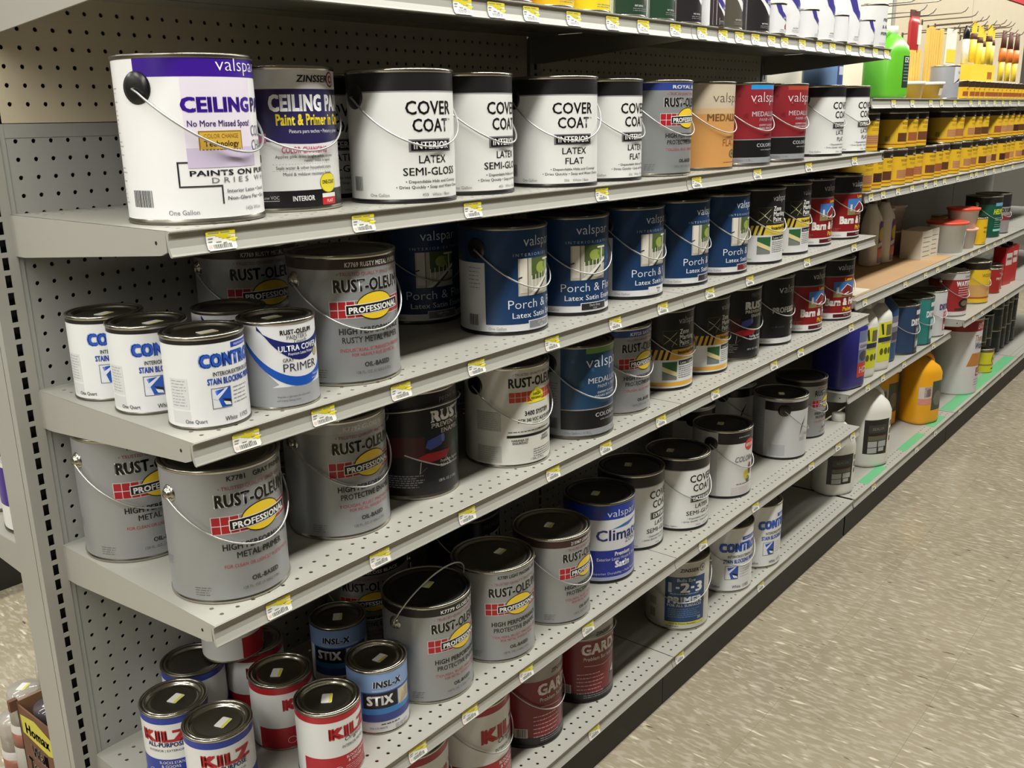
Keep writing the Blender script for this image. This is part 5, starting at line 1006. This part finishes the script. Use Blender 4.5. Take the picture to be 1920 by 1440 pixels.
# on the deck at far right
def bonus():
    p = Print(); r = math.pi*4.2; p.R(-r, r, .3, 11.9, '206,204,204', 1); p.R(-r, r, 11.9, 13.9, '150,40,44', 2); p.T('BONUS', 1.4, 12.3, 1.1, '220,190,188', 4.4); p.T("Thompson's", 1.1, 10.0, 1.2, '150,40,44', 5.0, shear=.15); p.T('WaterSeal', 1.1, 8.6, 1.2, '44,40,80', 4.6, bold=.03, shear=.15)
    p.P([(-2.6, 5.4), (1.2, 5.3), (1.8, 7.8), (-1.6, 7.8)], '186,122, 58'.replace(' ', ''), 2); p.P([(.3, 3.6), (4.2, 3.6), (4.2, 7.8), (1.3, 7.8)], '120,42,40', 3); p.R(-.2, 4.2, 3.4, 5.0, '160,44,48', 3); p.T('CLEAR WOOD', 1.6, 4.3, .5, '228,210,206', 3.0, bold=.03); p.T('Waterproofer', 1.6, 3.6, .5, '228,210,206', 3.2, bold=.05); p.lines(-.4, 3.0, 2.7, 3, .5, '120,116,116', .12); return p
t = thing('paint_pail', 'tall white pail with red top band on the taped deck', 'pail', 161.4, -11.6, L5, -12); mb = MB(); mb.lathe([(4.0, .02), (4.1, 0), (4.2, .25), (4.2, 13.9), (4.32, 14.0), (4.32, 14.2), (4.1, 14.25), (.001, 14.2)], 64, WP); link('pail_body', mb.mesh('pail_body'), t); link('printed_label', bonus().build(wrap(4.2)).mesh('printed_label'), t)
def ylab():
    p = Print(); p.R(-PQ, PQ, .14, 4.64, '214,204,50', 1); p.R(-PQ, PQ, 4.2, 4.64, '110,84,60', 2); p.E(.7, 2.8, 1.0, 1.2, '90,84,30', 2); p.E(.7, 2.8, .8, 1.0, '206,196,60', 3); p.T('Cabot', .6, 2.6, .5, '60,56,26', 1.5, bold=.03); p.R(-PQ, PQ, 1.5, 1.8, '150,120,80', 2); p.R(-.2, 1.2, .7, 1.0, '60,54,26', 2); return p
can('Q', 'cb', ylab, 178.5, -12.6, L5, -14, 'yellow quart with dark emblem right of the tall white pail', 'tin', lid='tin')
DG = lambda: plainq('36,48,50', ['STAIN'], '110,130,130', band='28,36,38')
for x in (184.4, 188.9, 197.2, 201.7, 206.2, 210.7):
    for y in (-5, -9.6):
        for j in range(3 if y > -8 or x > 190 else 2): can('Q', 'dg', DG, x, y, L5+4.88*j, -10, 'dark teal quart in the stacked block on the deck at the far right', 'dark', lid='dark', group='dark teal quarts stacked on the far deck')
# on the brush shelf
def lab_g():
    p = Print(); p.R(.2, 2.5, 1.4, 5.4, '40,60,52', 1); p.T('EZ', 1.0, 4.6, .6, '220,226,222', None, bold=.05); p.lines(.4, 2.3, 4.2, 6, .4, '130,160,150', .12); return p
jug(111.6, -11.0, LT, -14, 'bright green jug at the left end of the brush shelf', GRJ, WP, 2.7, 2.4, 9.3, 5.8, lab_g, neck=(1.2, .4))
for i, (x, y) in enumerate(((101.2, -6.5), (106.6, -4.2))): jug(x, y, LT, -14, 'bluish translucent jug behind the white cans, %s one' % ('nearer' if i == 0 else 'farther'), CLR, BLUEJ, 2.3, 2.1, 9.6, 6.4, lambda: Print().R(.2, 2.2, 1.6, 5.4, '70,80,140', 1).R(.5, 1.9, 3.0, 4.0, '200,204,220', 2), neck=(1.2, .4), group='bluish jugs')
PUT = plastic('putty', 206, 164, 50)
tub(122.2, -11.0, LT, 2.0, 2.4, 'low brown putty tub with white rim, left one under the sticks', PUT, WP, group='putty tubs'); tub(128.4, -11.6, LT, 2.3, 2.4, 'low yellow putty tub with white rim, right one', PUT, WP, lambda: Print().R(-.4, .9, .5, 1.5, '214,206,190', 1).R(1.0, 1.9, .4, 1.6, '214,120,40', 1), group='putty tubs')
can('Q', 'vn', lambda: (lambda p: (p.R(-PQ, PQ, .14, 4.64, '150,152,158', 1), p.R(-.8, 2.6, 2.3, 4.64, '206,206,208', 2), p.T('Varnish', .8, 3.6, .44, '90,90,96', 1.7), p.P([(-.9, 2.2), (.4, 2.6), (2.2, 3.0), (2.2, 3.3), (.3, 2.95)], '60,60,62', 3), p)[-1])(Print()), 135.5, -12.0, LT, -12, 'silver grey quart picturing a dark brush, on the brush shelf', 'tin', lid='tin')
WOODS = mat('bare_wood_sticks', rgb(226, 186, 92), rough=.6, mottle=.12, scale=20)
def stick_bundle(x, y, z, n, w, h, label):
    t = thing('stir_stick_bundle', label, 'stir sticks', x, y, z, -8); rnd = random.Random(n)
    for i in range(n):
        mb = MB(); a = -w/2+w*i/(n-1); mb.loft([(0, a, 0, .34, .3, 3), (h*(.94+.06*rnd.random()), a, .1*rnd.random(), .34, .3, 3)], 10, WOODS, False); link('wooden_stick', mb.mesh('wooden_stick'), t)
stick_bundle(144.0, -7.6, LT, 7, 5.0, 11.4, 'tall bundle of pale wooden sticks standing at the back of the brush shelf'); stick_bundle(131.0, -8.6, LT, 5, 3.4, 7.2, 'short bundle of wooden sticks behind the putty tubs')
# hooks and hanging packs
def hook(x, z, label):
    t = thing('peg_hook', label, 'hook', x, -.02, z, 0, 'wire peg hooks'); mb = MB(); mb.tube([(0, -.02, -.5), (0, -.06, 0), (0, -8.2, .1), (0, -8.8, .35), (0, -9.2, .95)], .09, mat('hook_wire', rgb(120, 116, 110), rough=.3, metal=1.0), 8); mb.box((-.35, -.12, -.7), (.35, -.0, .25), TIN); link('hook_wire', mb.mesh('hook_wire'), t)
for i, (x, z) in enumerate(((128.6, 23.6), (141.6, 24.6), (155.1, 23.8), (161.5, 23.6), (169.3, 23.4), (182.0, 23.5), (185.8, 23.4), (188.8, 23.4), (137.6, 22.4), (133.0, 22.6), (151.4, 20.9), (160.2, 21.9), (165.2, 22.9), (168.4, 22.4), (171.6, 21.9), (174.8, 22.9), (178.0, 22.4), (186.6, 22.3), (192.0, 22.3), (197.4, 22.3))):
    hook(x, z, 'wire peg hook on the cream pegboard, %s counted from the left' % ORD[sorted((128.6, 141.6, 155.1, 161.5, 169.3, 182.0, 185.8, 188.8, 137.6, 133.0, 151.4, 160.2, 165.2, 168.4, 171.6, 174.8, 178.0, 186.6, 192.0, 197.4)).index(x)])
def pack(x, y, z, w, d_, h, parts, label, cat, name, group=None):
    t = thing(name, label, cat, x, y, z, -6, group)
    for nm, (a, b, c, e, f_, g_), m in parts:
        mb = MB(); mb.box((a, c, f_), (b, e, g_), m); link(nm, mb.mesh(nm), t)
    return t
RP = plastic('pouch_red', 168, 46, 46); CW = mat('white_card', rgb(228, 224, 210), rough=.6, mottle=.03); YC = mat('yellow_card', rgb(236, 206, 60), rough=.5, mottle=.04); ORC = mat('orange_card', rgb(226, 122, 44), rough=.5, mottle=.04); BRN = mat('brown_bristle', rgb(92, 52, 36), rough=.7, mottle=.15)
t = thing('scraper_pack', 'red plastic pouch hanging on a hook above the sticks', 'pouch', 133.0, -7.6, 15.6, -8); mb = MB(); mb.loft([(0, 0, 0, 1.1, .25, 3), (.8, 0, 0, 1.3, .5, 3), (5.4, 0, 0, 1.5, .45, 3), (6.4, 0, 0, 1.4, .2, 3)], 24, RP); link('pouch_body', mb.mesh('pouch_body'), t); mb = MB(); mb.box((-1.5, -.1, 6.3), (1.5, .1, 7.3), BRN); link('header_card', mb.mesh('header_card'), t); mb = MB(); mb.box((-1.0, -.55, .3), (1.0, -.42, 1.4), BRN); mb.box((.4, -.56, 2.4), (1.4, -.44, 5.2), CW); link('printed_label', mb.mesh('printed_label'), t)
pack(151.4, -8.1, 15.6, 0, 0, 0, [('backing_card', (-1.9, 1.9, -.1, .1, 0, 5.6), CW), ('printed_label', (-1.8, 1.8, -.14, -.1, .3, 2.4), YC)], 'yellow and white card pack hanging left of the black and white brush', 'pack', 'card_pack')
t = thing('paint_brush', 'white handled brush sleeve with black top hanging on a hook', 'brush', 160.2, -8.1, 13.6, -8); mb = MB(); mb.loft([(0, 0, 0, .7, .25, 3), (2.4, 0, 0, .8, .4, 3)], 16, RP); link('bristle_tip', mb.mesh('bristle_tip'), t); mb = MB(); mb.loft([(2.4, 0, 0, .8, .4, 3), (6.4, 0, 0, .9, .45, 3)], 16, CW); link('sleeve', mb.mesh('sleeve'), t); mb = MB(); mb.loft([(6.4, 0, 0, .9, .45, 2.4), (7.6, 0, 0, .85, .4, 2), (8.6, -.2, 0, .3, .2, 2)], 16, BLK); link('sleeve_top', mb.mesh('sleeve_top'), t)
for i in range(5):
    x = 165.2+3.2*i; t = thing('brush_pack', 'yellow brush pack hanging in a row of five, %s from the left' % ORD[i], 'brush pack', x, -8.0-.25*(i % 2), 16.4-.5*(i % 3), -8, 'yellow brush packs')
    mb = MB(); mb.loft([(0, 0, 0, .9, .35, 3), (3.8, 0, 0, 1.0, .4, 3)], 16, YC); link('bristles', mb.mesh('bristles'), t); mb = MB(); mb.loft([(3.8, 0, 0, 1.0, .4, 3), (4.8, 0, 0, .8, .35, 3)], 16, BRN); link('ferrule', mb.mesh('ferrule'), t); mb = MB(); mb.box((-.95, -.06, 4.8), (.95, .06, 6.8), YC); link('header_card', mb.mesh('header_card'), t)
rbox(163.5, -9.3, LT+2.9, 12, 2.6, 3.0, YC, 'yellow display box lying on the half pints below the brush packs', 'box', lambda: Print().R(2.2, 4.6, .6, 1.8, '180,110,50', 1), -4, 'display_box')
for i in range(3):
    x = 186.6+5.4*i; t = thing('foam_brush', 'orange headed brush with brown sleeve, %s of three at the right edge' % ('left one', 'middle one', 'right one')[i], 'brush', x, -8.1, 13.6, -8, 'orange headed brushes')
    mb = MB(); mb.loft([(0, 0, 0, .9, .3, 3), (3.6, 0, 0, 1.0, .35, 3)], 16, YC); link('bristles', mb.mesh('bristles'), t); mb = MB(); mb.loft([(3.6, 0, 0, 1.4, .45, 2.4), (6.0, 0, 0, 1.2, .45, 2.4)], 16, ORC); link('orange_head', mb.mesh('orange_head'), t); mb = MB(); mb.loft([(6.0, 0, 0, 1.1, .3, 3), (9.2, 0, 0, .9, .12, 3)], 16, BRN); link('sleeve', mb.mesh('sleeve'), t)
# ------------------------------------------------------------------ seen past the left post
KR = mat('kraft_brown', rgb(112, 76, 56), rough=.75, mottle=.06, scale=8); KI = mat('kraft_inside', rgb(150, 110, 80), rough=.8, mottle=.06)
t = thing('display_carton', 'open brown carton of spray cans at the bottom left corner', 'carton', .6, 9.2, -42.3); mb = MB(); w = 3.1; hz = 9.2
mb.box((0, -w, 0), (.12, w, hz), KR); mb.box((9, -w, 0), (9.12, w, hz), KI); mb.box((0, -w, 0), (9.1, -w+.12, hz-.4), KR); mb.box((0, w-.12, 0), (9.1, w, hz+.2), KI); mb.box((0, -w, 0), (9.1, w, .1), KI); link('carton_walls', mb.mesh('carton_walls'), t)
pr = Print(); pr.P([(-2.6, 7.0), (1.3, 6.6), (2.7, 7.0), (2.5, 8.1), (-.4, 8.8), (-2.7, 8.5)], '206,196,60', 1); pr.T('Homax', -.2, 7.2, .85, '70,62,20', 3.6, bold=.06, lay=2); pr.T('Wall', -.3, 5.4, 1.0, '222,214,206', 2.4, bold=.04); pr.T('Texture', -.2, 4.0, 1.0, '222,214,206', 4.4, bold=.04); pr.lines(-2.2, 2.2, 2.2, 4, .4, '190,170,156', .12)
link('printed_panel', pr.build(lambda s, z, lay: (-.006-.008*lay, -s, z), step=0).mesh('printed_panel'), t)
mb = MB(); mb.prism([(-3.1, hz-.6), (-3.1, hz+.3), (-2.6, hz+.7), (-1.8, hz+.2), (-1.8, hz-.6)], 0, -.02, .0, KI) if False else mb.box((-.5, w-.1, hz-.5), (.1, w+.3, hz+.4), KR); link('torn_flap', mb.mesh('torn_flap'), t)
SM = mat('smoky_cap_plastic', rgb(120, 112, 118), rough=.12, mottle=.05, trans=.55); CANB = mat('spray_can_print', rgb(206, 200, 196), rough=.35, mottle=.03)
def spray(x, y, label, capm, h=11.3):
    t = thing('spray_can', label, 'spray can', x, y, -42.2, 0, 'spray cans at the lower left'); mb = MB(); mb.lathe([(1.2, .02), (1.3, 0), (1.3, h-2.9), (1.1, h-2.5)], 28, CANB); mb.lathe([(1.305, h-4.6), (1.305, h-3.4)], 28, ink('150,96,80')); link('can_body', mb.mesh('can_body'), t)
    mb = MB(); mb.lathe([(1.24, h-2.7), (1.24, h-.4), (1.1, h), (.001, h)], 28, capm); link('can_cap', mb.mesh('can_cap'), t)
    o = link('price_sticker', cached('st', sticker_mesh), t); o.location = (0, 0, (h+.012)*S); o.rotation_euler = (0, 0, .6)
n = 0
for i in range(3):
    for j in range(2):
        spray(2.3+2.9*i, 7.8+2.85*j, 'capped spray can inside the brown carton, row %s, %s side' % (('nearest the post', 'in the middle', 'deepest in')[i], ('near', 'far')[j]), SM, 8.9)
CT = mat('clear_cap', rgb(214, 208, 200), rough=.1, mottle=.03, trans=.5)
spray(1.9, 14.0, 'spray can with a clear stickered cap standing right behind the carton', CT, 9.2); spray(4.8, 15.4, 'spray can with a clear stickered cap behind the carton, close to the post', CT, 9.6); spray(2.0, 17.1, 'short brown-banded spray can behind the carton, at the picture edge', CT, 5.4)
def tubl():
    p = Print(); p.R(-PG, PG, .28, 7.46, '222,220,216', 1); p.R(-9, -1.7, 2.0, 4.8, '64,34,130', 2); p.bars(-1.4, -.5, 2.0, 4.2, '120,120,116', 2); p.lines(-1.2, 0, 6.6, 5, .35, '110,110,110', .12); return p
can('G', 'pt', tubl, 4.2, 8.9, -18.35, 0, 'white and purple gallon on the far side shelf, glimpsed left of the post', 'dark', lid='dark', ear='black')
can('G', 'pt', tubl, 4.2, 15.6, -18.35, 0, 'white and purple gallon on the far side shelf, deeper in past the post', 'dark', lid='dark', ear='black')
# every light fixture hangs under the ceiling
LAMP = mat('lamp_housing', rgb(225, 225, 220), rough=.5, mottle=.02)
